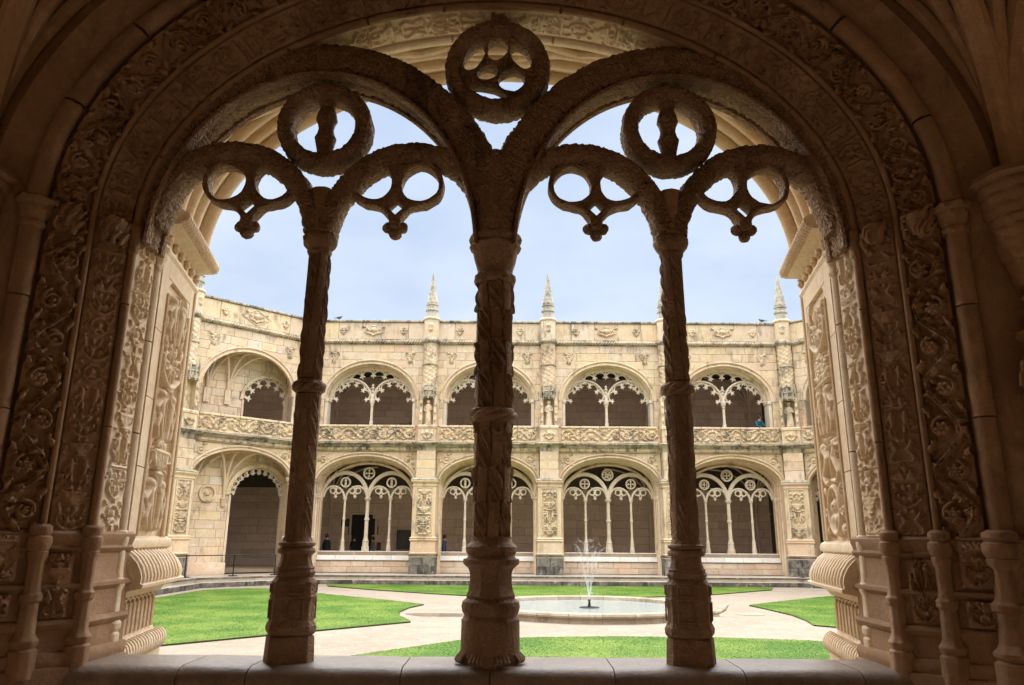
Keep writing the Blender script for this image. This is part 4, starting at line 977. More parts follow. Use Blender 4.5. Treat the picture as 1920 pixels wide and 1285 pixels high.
def cusp_ring(mb, cx, zc, a, b, angs, y, d, size, tube=.03, lead=True):
    """scalloped fringe with fleurs on the inside of an arch"""
    for i, q in enumerate(angs):
        x, z = cx + a * math.cos(q), zc + b * math.sin(q); nx, nz = -math.cos(q) * b, -math.sin(q) * a; l = math.hypot(nx, nz); nx /= l; nz /= l
        tx, tz = -nz, nx; s = size
        sh = [(-.13, -.2), (-.11, .5), (-.20, .72), (-.46, .90), (-.44, 1.02), (-.16, .96), (-.07, 1.12), (0, 1.34), (.07, 1.12), (.16, .96), (.44, 1.02), (.46, .90), (.20, .72), (.11, .5), (.13, -.2)]
        P_ = [(x + s * (u * tx + v * nx), z + s * (u * tz + v * nz)) for u, v in sh]
        A = sum(P_[k][0] * P_[(k + 1) % len(P_)][1] - P_[(k + 1) % len(P_)][0] * P_[k][1] for k in range(len(P_)))
        mb.prism(P_ if A > 0 else P_[::-1], y - d, y + d)
        if i < len(angs) - 1:
            q2 = angs[i + 1]; x2, z2 = cx + a * math.cos(q2), zc + b * math.sin(q2); arc = []
            for k in range(9):
                t_ = k / 8; qq = q + (q2 - q) * t_; dep = s * .78 * (1 - math.sin(PI * t_) ** .55); px = cx + a * math.cos(qq); pz = zc + b * math.sin(qq)
                n_x, n_z = -math.cos(qq) * b, -math.sin(qq) * a; l = math.hypot(n_x, n_z); arc.append((px + n_x / l * dep, pz + n_z / l * dep))
            bar(arc, tube, d * .9, y, 6, mb=mb)
    return mb
def chamfer_lower(label):
    t = lower_bay(label, chamfer=True)
    # recessed wall with its own smaller opening, behind the diagonal arch
    y = 1.25; ox, a, b, zs = 1.40, 1.47, 1.35, 3.55
    m = MB(); spandrel(m, a, b, zs, -2.9 - ox, 3.0 - ox, 5.9, 0); o = obj('mortar_bed', m, 'mortar', t, smooth=0, loc=(ox, y + .03, 0))
    block_rows(t, -2.6, ox - a - .02, -.1, zs, y, .42, .85, 'stone_far', seed=8); block_rows(t, -2.6, 2.7, zs, 5.6, y, .42, .8, 'stone_far', a + .18, b + .18, zs, 9, cxa=ox)
    obj('mortar_bed', MB().box(-2.6, ox - a, y + .02, y + .2, -.1, zs), 'mortar', t)
    obj('jamb', MB().box(ox - a - .02, ox - a + .1, y - .02, y + .5, -.1, zs), 'stone_far', t); obj('jamb', MB().box(ox + a - .02, 3.0, y - .02, y + .5, -.1, zs), 'stone_far', t)
    o = obj('window_arch', archsurf([(.2, -.03), (.2, -.1), (.0, -.1), (0, .4)], 'arch', a, b, zs, 0, 40), 'stone_far', t, (ox, y, 0))
    m = cusp_ring(MB(), ox, zs, a - .02, b - .02, np.linspace(.08, PI - .08, 13), y + .1, .06, .24)
    for q in np.linspace(.2, PI - .2, 11): bar(circle(ox + (a - .2) * math.cos(q), zs + (b - .2) * math.sin(q), .09, .05), .025, .05, y + .1, 6, True, mb=m)
    obj('cusped_fringe', m, 'stone_white', t)
    obj('medallion', bar(circle(-1.15, 3.55, .36, .06), .06, .07, y - .03, 8, True), 'stone_far', t)
    obj('medallion_carving', MB().lathe([(-.1, .02), (-.05, .14), (.05, .16), (.14, .1), (.18, .02)], 10, -1.15, y, dz=3.55), 'stone_far_carved', t)
    # corbelled vault ribs
    for x0, tops in ((-1.9, ((-2.4, .2), (-1.2, .3), (-.2, .4))), (-.35, ((-1.2, .3), (-.2, .4), (.9, .4)))):
        for x1, y1 in tops:
            P_ = [(x0 + (x1 - x0) * (1 - math.cos(q)), y - .05 - (y - .05 - y1) * (1 - math.cos(q)), 3.3 + 2.25 * math.sin(q)) for q in np.linspace(0, PI / 2, 10)]
            obj('vault_rib', MB().tube(P_, .06, 6), 'stone_far', t)
        obj('corbel', MB().lathe([(2.9, .03), (3.0, .12), (3.3, .14), (3.34, .17), (3.4, .1)], 8, x0, y - .02), 'stone_far', t)
    obj('vault_web', MB().box(-2.75, 2.75, .2, y + .1, 5.56, 5.9), 'stone_far', t)
    obj('bench', MB().box(-2.3, -.15, .75, y, -.1, .42), 'stone_pink', t)
    return t
chl = chamfer_lower('diagonal corner bay at lower left with a cusped dark opening'); chl.location = CL; chl.rotation_euler = (0, 0, R(45)); index()
chr_ = clone(chl, 'diagonal corner bay at lower right, mostly behind the lit pier', CRr, R(-45), sx=-1)

UA, UB, UZ = 2.36, 1.92, 8.55; UY = .34
def upper_common(t, seed):
    # balcony parapet, ledge, fascia
    x0, x1 = -HB + .62, HB - .62
    rl = Relief(.62, x1 - x0, .035, seed); rl.vine(); G = np.zeros((rl.nx, rl.ny, 3))
    G[..., 2] = np.linspace(6.42, 7.04, rl.nx)[:, None]; G[..., 0] = np.linspace(x0, x1, rl.ny)[None]; G[..., 1] = -.02 - rl.h * .11
    nb = 5; wbl = (x1 - x0) / nb
    for k in range(nb):
        s0 = int(k * rl.ny / nb); s1 = min(rl.ny, int((k + 1) * rl.ny / nb) + 1); g = G[:, s0:s1].copy(); g[:, 0, 1] = .02; g[:, -1, 1] = .02
        obj('parapet_carving', MB().grid(g), 'stone_far_carved', t)
        obj('parapet_cap', MB().bev(x0 + k * wbl + .012, x0 + (k + 1) * wbl - .012, -.09, .3, 7.05, 7.16, .02), 'stone_far', t)
        obj('parapet_foot', MB().bev(x0 + k * wbl + .012, x0 + (k + 1) * wbl - .012, -.05, .3, 6.30, 6.41, .015), 'stone_far', t)
    obj('parapet_core', MB().box(-HB, HB, .0, .4, 6.28, 7.06), 'stone_far_carved', t)
    pl = [(-HB, 0), (HB, 0)]
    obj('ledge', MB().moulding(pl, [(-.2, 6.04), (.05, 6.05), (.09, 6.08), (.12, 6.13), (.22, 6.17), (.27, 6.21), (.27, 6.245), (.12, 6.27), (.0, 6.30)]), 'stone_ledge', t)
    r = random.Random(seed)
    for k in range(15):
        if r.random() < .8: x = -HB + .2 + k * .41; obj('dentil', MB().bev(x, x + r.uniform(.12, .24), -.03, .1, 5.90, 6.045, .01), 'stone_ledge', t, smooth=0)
    obj('fascia', MB().moulding(pl, [(-.12, 5.84), (-.06, 5.845), (-.05, 5.90), (0, 5.905), (.0, 6.05)]), 'stone_far_carved', t)
    # top parapet
    nb = 5; wbl = 2 * HB / nb
    for k in range(nb):
        obj('stone_block', MB().bev(-HB + k * wbl + .01, -HB + (k + 1) * wbl - .01, UY - .04 + r.uniform(-.006, .006), UY + .3, 11.78, 12.70, .014), 'stone_far', t, smooth=0)
        obj('coping', MB().bev(-HB + k * wbl + .006, -HB + (k + 1) * wbl - .006, UY - .12, UY + .4, 12.71, 12.82, .02), 'stone_ledge', t, smooth=0)
    obj('cornice', MB().moulding([(-HB, UY), (HB, UY)], [(-.05, 11.50), (.02, 11.52), (.05, 11.55), (.12, 11.58), (.16, 11.63), (.14, 11.69), (.06, 11.74), (.02, 11.80)]), 'stone_ledge', t)
    m = MB()
    for k in range(44): x = -HB + .07 + k * .14; m.tube([(x, UY - .10, 11.56), (x + .07, UY - .16, 11.63), (x + .12, UY - .12, 11.69)], .035, 5)
    obj('cornice_rope', m, 'stone_far_carved', t)['kind'] = 'stuff'
    for cx_, kind, sz in ((0, 'crest', 1.), (-1.6, 'small', .55), (1.6, 'small', .55)):
        Wd = 1.3 * sz if kind == 'crest' else .5; rl = Relief(Wd, .66, .03, seed + 2); rl.sym = True
        c = Wd / 2
        if kind == 'crest':
            rl.disc(c, .38, .15, 1.2); rl.spiral(c + .3, .36, .13, PI, 1.2, 1, .04); rl.leaf(c + .1, .12, .3, .4, .05); rl.leaf(c + .45, .5, .5, .15, .05); rl.stroke([(c, .06), (c + .22, .2)], .05); rl.disc(c + .05, .56, .07)
        else: rl.rosette(c, .35, .2); rl.leaf(c, .1, 1.2, .18, .05)
        G = np.zeros((rl.nx, rl.ny, 3)); G[..., 0] = np.linspace(-c, c, rl.nx)[:, None] + cx_; G[..., 2] = np.linspace(11.92, 12.58, rl.ny)[None]; G[..., 1] = UY - .035 - rl.h * .11
        obj('crest', MB().grid(G, flip=True), 'stone_far_carved', t)
def upper_bay(label, seed, chamfer=False):
    t = thing('upper_bay', label, 'arcade bay', (0, 0, 0), 0, 'upper gallery bays across the courtyard')
    upper_common(t, seed); y = UY
    m = MB(); spandrel(m, UA, UB, UZ, -HB, HB, 11.75, y + .03); m.box(-HB, -UA, y + .03, y + .5, 7.1, UZ); m.box(UA, HB, y + .03, y + .5, 7.1, UZ); obj('mortar_bed', m, 'mortar', t, smooth=0)
    block_rows(t, -HB + .3, -UA - .02, 7.16, UZ, y, .45, .6, 'stone_far', seed=2); block_rows(t, UA + .02, HB - .3, 7.16, UZ, y, .45, .6, 'stone_far', seed=4)
    block_rows(t, -HB + .3, HB - .3, UZ, 11.5, y, .42, .85, 'stone_far', UA + .2, UB + .22, UZ, seed)
    def ring(nm, pf, mat='stone_far', cu=True, n=60): return obj(nm, archsurf(pf, 'arch', UA, UB, UZ, 0, n, cu=cu), mat, t)
    ring('arch_roll', circ(.17, y - .01, .05, 10)); ring('arch_roll', circ(.0, y + .03, .045, 10)); ring('arch_face', [(.21, y + .04), (.17, y), (.0, y + .01)], cu=False)
    if chamfer: ring('soffit', [(.2, y + .26), (0, y + .24), (-.01, y + .2), (0, y)], cu=False)
    else: ring('soffit', ([(-.22, y + .72), (-.2, y + .5), (-.12, y + .45), (-.1, y + .2), (-.03, y + .16), (0, y)]), cu=False)
    for sg in (-1, 1):
        rl = Relief(.62, .7, .03, seed + 7 + sg); rl.rosette(.32, .42, .2); rl.leaf(.3, .3, -1.2, .3, .08); rl.spiral(.18, .5, .12, 0, 1, 1, .04); rl.leaf(.45, .55, .6, .18, .06)
        h = rl.h if sg > 0 else rl.h[::-1]
        G = np.zeros((rl.nx, rl.ny, 3)); G[..., 0] = np.linspace(-.31, .31, rl.nx)[:, None] + sg * 1.95; G[..., 2] = np.linspace(10.45, 11.15, rl.ny)[None]; G[..., 1] = y + .012 - h * .11
        obj('spandrel_carving', MB().grid(G, flip=True), 'stone_far_carved', t)
    if chamfer:
        for sg in (-1, 1): obj('recess_side', MB().box(min(sg * 2.55, sg * 3.0), max(sg * 2.55, sg * 3.0), y + .2, 1.6, 6.9, 10.9), 'stone_far', t)
        return t
    obj('jamb', MB().box(-2.36, -2.21, y + .1, y + .8, 7.1, 8.5), 'stone_white', t); obj('jamb', MB().box(2.21, 2.36, y + .1, y + .8, 7.1, 8.5), 'stone_white', t)
    for sg in (-1, 1): obj('jamb_capital', MB().box(sg * 2.28 - .11, sg * 2.28 + .11, y + .05, y + .8, 8.46, 8.62), 'stone_white', t)
    yt = y + .62
    obj('window_arch', bar(ell_arc(0, 8.5, 2.18, 1.78, PI, 0, .08), .07, .12, yt, 8), 'stone_far', t)
    m = cusp_ring(MB(), 0, 8.5, 2.12, 1.72, np.linspace(.62, PI - .62, 7), yt, .07, .33, .05); obj('cusped_fringe', m, 'stone_white', t)
    for sg in (-1, 1):
        obj('sub_arch', bar(ell_arc(sg * 1.10, 8.5, 1.08, 1.22, PI - .05, .05, .07), .06, .12, yt, 8), 'stone_white', t)
        obj('cusped_fringe', cusp_ring(MB(), sg * 1.10, 8.5, 1.03, 1.17, np.linspace(.14, PI - .14, 6), yt, .06, .28, .045), 'stone_white', t)
    c = obj('column', MB().lathe([(7.16, .085), (7.5, .08), (8.4, .065)], 10, 0, yt), 'stone_white', t)
    obj('base', MB().lathe([(7.10, .14), (7.25, .13), (7.3, .10), (7.45, .10), (7.5, .08)], 8, 0, yt), 'stone_white', c)
    obj('capital', MB().lathe([(8.28, .07), (8.32, .10), (8.36, .08), (8.42, .11), (8.52, .14), (8.6, .14), (8.8, .10), (8.9, .05)], 10, 0, yt), 'stone_white', c)
    m = MB().lathe([(8.75, .10), (9.0, .07), (9.05, .12), (9.12, .07), (9.2, .05), (9.25, .11), (9.32, .05), (9.4, .08), (9.5, .01)], 8, 0, yt)
    for q in range(4): a_ = q * PI / 2 + .4; m.lathe([(-.05, .01), (0, .045), (.05, .01)], 6, .11 * math.cos(a_), yt + .11 * math.sin(a_), dz=9.22)
    obj('finial', m, 'stone_white', t)
    return t
ub = upper_bay('far upper gallery bay left of the middle column, above the doorway bay', 61); ub.location = (bayc[0], YFAR, 0); index()
ub2 = upper_bay('far upper gallery bay crossed by the thick middle column', 83); ub2.location = (bayc[1], YFAR, 0); index()
clone(ub, 'far upper gallery bay right of the middle column, above the fountain jet', (bayc[2], YFAR, 0))
clone(ub2, 'far upper gallery bay with a visitor in teal leaning at its parapet', (bayc[3], YFAR, 0))
clone(ub, 'upper gallery bay of the left courtyard side next to the corner', (-14.82, 33.63 - HB, 0), R(90))
clone(ub, 'upper gallery bay of the right courtyard side next to the corner', (18.62, 33.63 - HB, 0), R(-90))
clone(ub2, 'upper gallery bay of the left courtyard side, second from the corner', (-14.82, 33.63 - 3 * HB, 0), R(90)); clone(ub2, 'upper gallery bay of the right courtyard side, second from the corner', (18.62, 33.63 - 3 * HB, 0), R(-90))
cu_ = upper_bay('diagonal corner bay at upper left with cusped dark opening', 71, chamfer=True)
def chamfer_upper(t):
    y = 1.45; ox, a, b, zs = 1.55, 1.33, 1.25, 8.25
    m = MB(); spandrel(m, a, b, zs, -2.9 - ox, 3.0 - ox, 10.8, 0); obj('mortar_bed', m, 'mortar', t, smooth=0, loc=(ox, y + .03, 0))
    block_rows(t, -2.5, ox - a - .02, 6.9, zs, y, .40, .8, 'stone_far', seed=18); block_rows(t, -2.5, 2.5, zs, 10.6, y, .42, .8, 'stone_far', a + .16, b + .16, zs, 19, cxa=ox)
    obj('mortar_bed', MB().box(-2.5, ox - a, y + .02, y + .2, 6.9, zs), 'mortar', t)
    obj('jamb', MB().box(ox - a - .02, ox - a + .08, y - .02, y + .5, 6.9, zs), 'stone_far', t)
    obj('window_arch', archsurf([(.16, -.03), (.16, -.08), (.0, -.08), (0, .4)], 'arch', a, b, zs, 0, 40), 'stone_far', t, (ox, y, 0))
    obj('cusped_fringe', cusp_ring(MB(), ox, zs, a - .02, b - .02, np.linspace(.12, PI - .12, 7), y + .1, .06, .36, .05), 'stone_white', t)
    for x0, tops in ((-1.65, ((-2.4, .5), (-1.3, .5), (-.4, .5))), (-.6, ((-1.3, .5), (-.1, .5), (.9, .5)))):
        for x1, y1 in tops:
            P_ = [(x0 + (x1 - x0) * (1 - math.cos(q)), y - .05 - (y - .05 - y1) * (1 - math.cos(q)), 8.2 + 2.2 * math.sin(q)) for q in np.linspace(0, PI / 2, 10)]
            obj('vault_rib', MB().tube(P_, .055, 6), 'stone_far', t)
        obj('pilaster_strip', MB().box(x0 - .14, x0 + .14, y - .1, y + .01, 7.9, 8.6), 'stone_far', t)
    obj('vault_web', MB().box(-2.6, 2.6, UY + .1, y + .1, 10.40, 10.9), 'stone_far', t)
    # lozenge on the parapet
    z0 = 12.25; m = bar([(-.75, z0), (0, z0 + .4)], .03, .04, UY - .05, 6)
    for p_ in (((0, z0 + .4), (.75, z0)), ((.75, z0), (0, z0 - .4)), ((0, z0 - .4), (-.75, z0))): bar(list(p_), .03, .04, UY - .05, 6, mb=m)
    obj('lozenge', m, 'stone_far_carved', t)
chamfer_upper(cu_); cu_.location = CL; cu_.rotation_euler = (0, 0, R(45)); index()
clone(cu_, 'diagonal corner bay at upper right, glimpsed beside the lit pier', CRr, R(-45), sx=-1)

def buttress(label, seed=77):
    t = thing('buttress', label, 'buttress', (0, 0, 0), 0, 'buttresses with pinnacles between the far bays')
    hw = .56; d = -.42
    def plan(h, dd): return [(-h, .5), (-h, dd), (h, dd), (h, .5)]
    pl = [(-hw, .5), (-hw, d), (hw, d), (hw, .5)]
    for k, (z0, z1) in enumerate(((-.1, .28), (.285, .68))):
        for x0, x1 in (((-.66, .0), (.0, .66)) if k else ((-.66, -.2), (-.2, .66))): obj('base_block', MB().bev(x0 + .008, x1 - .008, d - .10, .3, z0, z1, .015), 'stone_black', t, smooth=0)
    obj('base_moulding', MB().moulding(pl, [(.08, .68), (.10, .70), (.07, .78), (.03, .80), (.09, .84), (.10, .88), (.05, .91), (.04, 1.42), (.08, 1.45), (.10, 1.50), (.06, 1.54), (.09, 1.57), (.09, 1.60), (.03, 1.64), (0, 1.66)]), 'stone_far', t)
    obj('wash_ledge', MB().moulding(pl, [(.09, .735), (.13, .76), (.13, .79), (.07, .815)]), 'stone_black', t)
    obj('shaft', MB().moulding(pl, [(0, 1.64), (0, 4.08)]), 'stone_far', t)
    rl = Relief(.74, 2.25, .028, seed); rl.candelabra(scale=.75); G = np.zeros((rl.nx, rl.ny, 3)); G[..., 0] = np.linspace(-.37, .37, rl.nx)[:, None]; G[..., 2] = np.linspace(1.72, 3.97, rl.ny)[None]; G[..., 1] = d - .012 - rl.h * .10
    obj('carved_panel', MB().grid(G, flip=True), 'stone_far_carved', t)
    m = MB()
    for x0, x1, z0, z1 in ((-.42, -.38, 1.68, 4.02), (.38, .42, 1.68, 4.02), (-.42, .42, 4.0, 4.04)): m.box(x0, x1, d - .05, d + .1, z0, z1)
    obj('panel_frame', m, 'stone_far', t)
    obj('capital', MB().moulding(pl, [(0, 4.06), (.04, 4.08), (.05, 4.12), (.02, 4.15), (.03, 4.22), (.10, 4.27), (.12, 4.32), (.10, 4.37)]), 'stone_far', t)
    obj('capital_top', MB().moulding(pl, [(.10, 4.37), (.13, 4.38), (.12, 4.42), (-.05, 4.50), (-.3, 4.505)]), 'stone_ledge', t)
    p2 = [(-.46, .5), (-.46, d + .08), (.46, d + .08), (.46, .5)]
    for z0, z1 in ((4.48, 4.95), (4.96, 5.4), (5.41, 5.84)): obj('upper_block', MB().moulding(p2, [(-.01, z0), (0, z0 + .01), (0, z1 - .01), (-.01, z1)]), 'stone_far', t)
    obj('ledge', MB().moulding(p2, [(0, 5.84), (.02, 6.04), (.05, 6.08), (.22, 6.17), (.26, 6.22), (.1, 6.27), (-.02, 6.30)]), 'stone_ledge', t)
    p3 = [(-.44, .5), (-.44, d + .14), (.44, d + .14), (.44, .5)]
    obj('parapet_pier', MB().moulding(p3, [(0, 6.29), (0, 6.98), (.04, 7.0), (.05, 7.10), (0, 7.16)]), 'stone_far', t)
    rl = Relief(.6, .6, .03, 5); rl.sym = True; rl.disc(.3, .4, .1, 1.2); rl.spiral(.48, .3, .1, 0, 1.2, 1, .035); rl.leaf(.3, .1, .6, .25, .05)
    G = np.zeros((rl.nx, rl.ny, 3)); G[..., 0] = np.linspace(-.3, .3, rl.nx)[:, None]; G[..., 2] = np.linspace(6.36, 6.96, rl.ny)[None]; G[..., 1] = d + .125 - rl.h * .08
    obj('carving', MB().grid(G, flip=True), 'stone_far_carved', t)
    # niche
    m = MB().box(-.44, -.28, d + .22, .4, 7.16, 8.65); m.box(.28, .44, d + .22, .4, 7.16, 8.65); m.box(-.30, .30, .1, .4, 7.16, 8.7); obj('niche', m, 'stone_far_carved', t)
    for sg in (-1, 1):
        for z in (7.35, 7.75, 8.15): obj('niche_carving', MB().lathe([(-.14, .02), (-.05, .07), (.05, .055), (.14, .02)], 8, sg * .36, d + .21, dz=z + .1), 'stone_far_carved', t)
    m = MB().lathe([(8.55, .30), (8.6, .40), (8.72, .40), (8.74, .30), (8.9, .30), (8.93, .36), (8.98, .34), (9.0, .2), (9.2, .17), (9.23, .22), (9.27, .12), (9.45, .08), (9.5, .13), (9.55, .05), (9.75, .01)], 8, 0, d + .38, rot=PI / 8)
    for k in range(5): a_ = -PI * k / 4; m.lathe([(8.5, .04), (9.05, .035), (9.15, .06), (9.35, .005)], 5, .37 * math.cos(a_), d + .38 + .34 * math.sin(a_))
    obj('canopy', m, 'stone_ledge', t)
    def cv(th, z, r): return r * (1 + .055 * np.sin(th * 5 + z * 9) * np.sin(z * 17) + .045 * np.sin(th * 9 - z * 31))
    prof = [(8.9 + 2.6 * i / 70, .37) for i in range(71)]
    obj('round_shaft', MB().lathe(prof, 36, 0, UY - .12, shape=cv), 'stone_far_carved', t)
    obj('shaft_ring', MB().lathe([(10.30, .36), (10.33, .42), (10.38, .43), (10.42, .38)], 20, 0, UY - .12), 'stone_ledge', t)
    obj('cornice_ring', MB().lathe([(11.48, .36), (11.52, .42), (11.60, .50), (11.68, .50), (11.74, .43), (11.80, .40)], 20, 0, UY - .12), 'stone_ledge', t)
    obj('parapet_drum', MB().lathe([(11.76, .40), (12.75, .40), (12.80, .46), (12.86, .47), (12.92, .42)], 20, 0, UY - .12), 'stone_far', t)
    m = MB().lathe([(-.28, .02), (-.22, .1), (-.12, .14), (-.05, .12), (.05, .15), (.15, .17), (.24, .1), (.28, .02)], 12, 0, UY - .46, dz=12.32); obj('mask', m, 'stone_far_carved', t)
    def tw(th, z, r): return r * (.93 + .20 * np.abs(np.sin(th * 3 + z * 5)) * (.4 + .6 * np.abs(np.sin(z * 14))))
    p = obj('pinnacle', MB().lathe([(12.90, .34), (13.05, .32), (13.28, .31), (13.30, .36), (13.36, .37), (13.40, .30), (13.60, .29), (13.62, .34), (13.68, .34), (13.71, .27)] + [(13.72 + 1.72 * i / 30, .26 * (1 - i / 30) + .035) for i in range(31)], 24, 0, UY - .12, shape=lambda th, z, r: tw(th, z, r) if z > 13.72 else r * (.95 / np.cos((th + PI / 8) % (PI / 4) - PI / 8))), 'stone_pinn', t)
    return t
bt = buttress('corner buttress and pinnacle left of the first far bay, behind left column'); bt.location = (XL, YFAR, 0); index()
bt2 = buttress('buttress with pinnacle just right of the thick middle column', 91); bt2.location = (XL + SP * 2, YFAR, 0); index()
for i, lab in ((1, 'buttress with spiky pinnacle between left column and middle column'), (3, 'buttress with pinnacle touching the right slender column'), (4, 'corner buttress with pinnacle nearest the right lit pier')):
    clone(bt2 if i == 4 else bt, lab, (XL + SP * i, YFAR, 0), 0 if i < 4 else R(-22))
clone(bt, 'buttress at the left corner where the diagonal bay meets the side range', (-14.82, 33.63, 0), R(67))
clone(bt, 'buttress at the right corner where the diagonal bay meets the side range', (18.62, 33.63, 0), R(-67))
def statue(loc, rz, label, seed):
    r = random.Random(seed)
    def sh(th, z, r_): return r_ * (1 + .10 * np.sin(th * 6 + seed) * (z < .95))
    t = thing('statue', label, 'statue', loc, rz, 'statues in the buttress niches')
    m = MB().lathe([(0, .20), (.08, .20), (.10, .15), (.12, .17), (.5, .14), (.72, .13), (.9, .17), (1.0, .16), (1.05, .07), (1.09, .055), (1.12, .085), (1.19, .10), (1.27, .085), (1.31, .02)], 16, shape=sh)
    obj('robed_figure', m, 'stone_far', t)
    for sg in (-1, 1): obj('arm', MB().tube([(sg * .15, 0, .97), (sg * .2, -.04, .75), (sg * .08, -.16, .72 + .05 * sg)], .04, 6, r1=.03), 'stone_far', t)
for i, s_ in ((1, 'stone saint statue in the niche left of the middle column'), (2, 'stone saint statue in the niche right of the middle column'), (3, 'stone saint statue in the niche behind the right slender column'), (4, 'stone saint statue in the niche nearest the right lit pier')):
    rz = 0 if i < 4 else R(-22); p = Matrix.Rotation(rz, 3, 'Z') @ Vector((0, -.08, 0)); statue((XL + SP * i + p.x, YFAR + p.y, 7.18), rz, s_, i)

# galleries behind the far arcades
def gallery_wall(name, z0, z1, course, length, lab, excl, seed, x0=XL - 1.2, x1=XL + SP * 4 + .8, bed=True):
    t = thing(name, lab, 'wall', (0, 0, 0))
    if bed: obj('mortar_bed', MB().box(-22.2, 26, 44.54, 45.2, z0 - .3, z1 + 1.4), 'mortar_dark', t)
    block_rows(t, x0, x1, z0, z1, 44.5, course, length, 'stone_gallery', seed=seed, depth=.08, excl=excl); return t
gl = gallery_wall('gallery_back_wall', 0, 4.4, .42, 1.05, 'shaded ashlar back wall of the far lower gallery', [(-9.3, -7.75, 0, 2.95)], 12)
gu = gallery_wall('gallery_back_wall', 7.0, 11.0, .42, 1.05, 'shaded ashlar back wall of the far upper gallery', [(-6.35, -5.35, 6, 8.3)], 13)
gallery_wall('gallery_back_wall', 0, 4.4, .42, 1.05, 'shaded ashlar wall seen through the lower left corner opening', None, 14, -21.3, XL - 1.22, False)
gallery_wall('gallery_back_wall', 7.0, 11.0, .42, 1.05, 'shaded ashlar wall seen through the upper left corner opening', None, 15, -21.3, XL - 1.22, False)
for z in (3.0,): obj('string_course', MB().box(-21.3, XL + SP * 4 + .8, 44.40, 44.52, 3.02, 3.12), 'stone_gallery', gl)
def fan(t, x, zs, H, d=.06):
    obj('respond_shaft', MB().tube([(x, 44.42, zs - 3.4), (x, 44.42, zs)], .09, 8), 'stone_gallery', t)
    for dx, dy in ((-2.6, 0), (-2.0, -2.0), (-.9, -2.6), (0, -3), (.9, -2.6), (2.0, -2.0), (2.6, 0)):
        obj('vault_rib', MB().tube([(x + dx * (1 - math.cos(q)), 44.42 + dy * (1 - math.cos(q)), zs + H * math.sin(q)) for q in np.linspace(0, PI / 2, 9)], d, 6), 'stone_gallery', t)
for i in range(5): fan(gl, XL + SP * i, 3.4, 2.2); fan(gu, XL + SP * i, 8.9, 2.2)
ff = thing('far_range_structure', 'floors, roof and side closures of the far cloister range', 'building')
obj('upper_floor_slab', MB().box(-22, 26, 39.35, 45.2, 5.75, 6.2), 'stone_gallery', ff); obj('roof_slab', MB().box(-20, 24, 38.75, 45.2, 11.3, 12.5), 'stone_ledge', ff)
obj('lower_floor', MB().box(-22, 26, 39.4, 45.2, -.3, 0), 'stone_room', ff)
for x in (-22.2, 26): obj('end_wall', MB().box(x, x + .2, 36, 45.2, 0, 12), 'stone_gallery', ff)
for sg, X0 in ((-1, -14.82), (1, 18.62)):
    xo = X0 + sg * 6.6
    obj('side_back_wall', MB().box(min(xo, xo + .3), max(xo, xo + .3), 6, 45, 0, 11.5), 'stone_gallery', ff)
    xa, xb = sorted((X0 + sg * 1.2, xo)); obj('side_floor', MB().box(xa, xb, 6, 40, 5.75, 6.2), 'stone_gallery', ff); xa, xb = sorted((X0 + sg * .9, xo)); obj('side_roof', MB().box(xa, xb, 6, 38.7, 11.3, 12.5), 'stone_ledge', ff)
    xa, xb = sorted((X0 + sg * .35, X0 + sg * .9)); obj('side_wall', MB().box(xa, xb, 6, 21.25, -.1, 12.8), 'stone_far', ff)
# doorway, notice board, upper door
dt = thing('doorway', 'tall black open doorway in the far lower gallery wall', 'doorway', (-8.52, 44.5, 0))
obj('door_void', MB().box(-.72, .72, -.0, .6, 0, 2.92), 'black_door_void', dt)  # solid black block; the dark inside the open doorway is put into its colour
m = MB().box(-.80, -.68, -.08, .1, 0, 3.0); m.box(.68, .80, -.08, .1, 0, 3.0); m.box(-.68, .68, -.08, .1, 2.88, 3.0); obj('frame', m, 'stone_gallery', dt)
for x in (-.42, .30): obj('door_leaf', MB().box(x - .22, x + .22, -.02, .02, .02, 2.86), 'black_door_void', dt)
nb_ = thing('notice_board', 'dark grey information board on the far lower gallery wall', 'sign', (-6.15, 44.38, 0))
obj('panel', MB().box(-.36, .36, 0, .04, 1.0, 1.98), 'board_grey', nb_); m = MB().box(-.40, .40, -.01, .06, .96, 1.0); m.box(-.40, .40, -.01, .06, 1.98, 2.02); m.box(-.40, -.36, -.01, .06, 1.0, 1.98); m.box(.36, .40, -.01, .06, 1.0, 1.98); obj('frame', m, 'dark_metal', nb_)
dd = thing('doorway', 'small dark doorway with pale surround in the far upper gallery', 'doorway', (-5.85, 44.5, 6.2))
P_ = [(-.45, 0), (.45, 0), (.45, 1.7), (.25, 2.0), (0, 2.1), (-.25, 2.0), (-.45, 1.7)]; obj('door_void', MB().prism(P_, -.03, .4), 'black_door_void', dd)  # black prism painted for the darkness within this opening
for sg in (-1, 1): obj('surround', MB().box(sg * .56 - .09, sg * .56 + .09, -.08, .1, 0, 1.9), 'stone_white', dd)

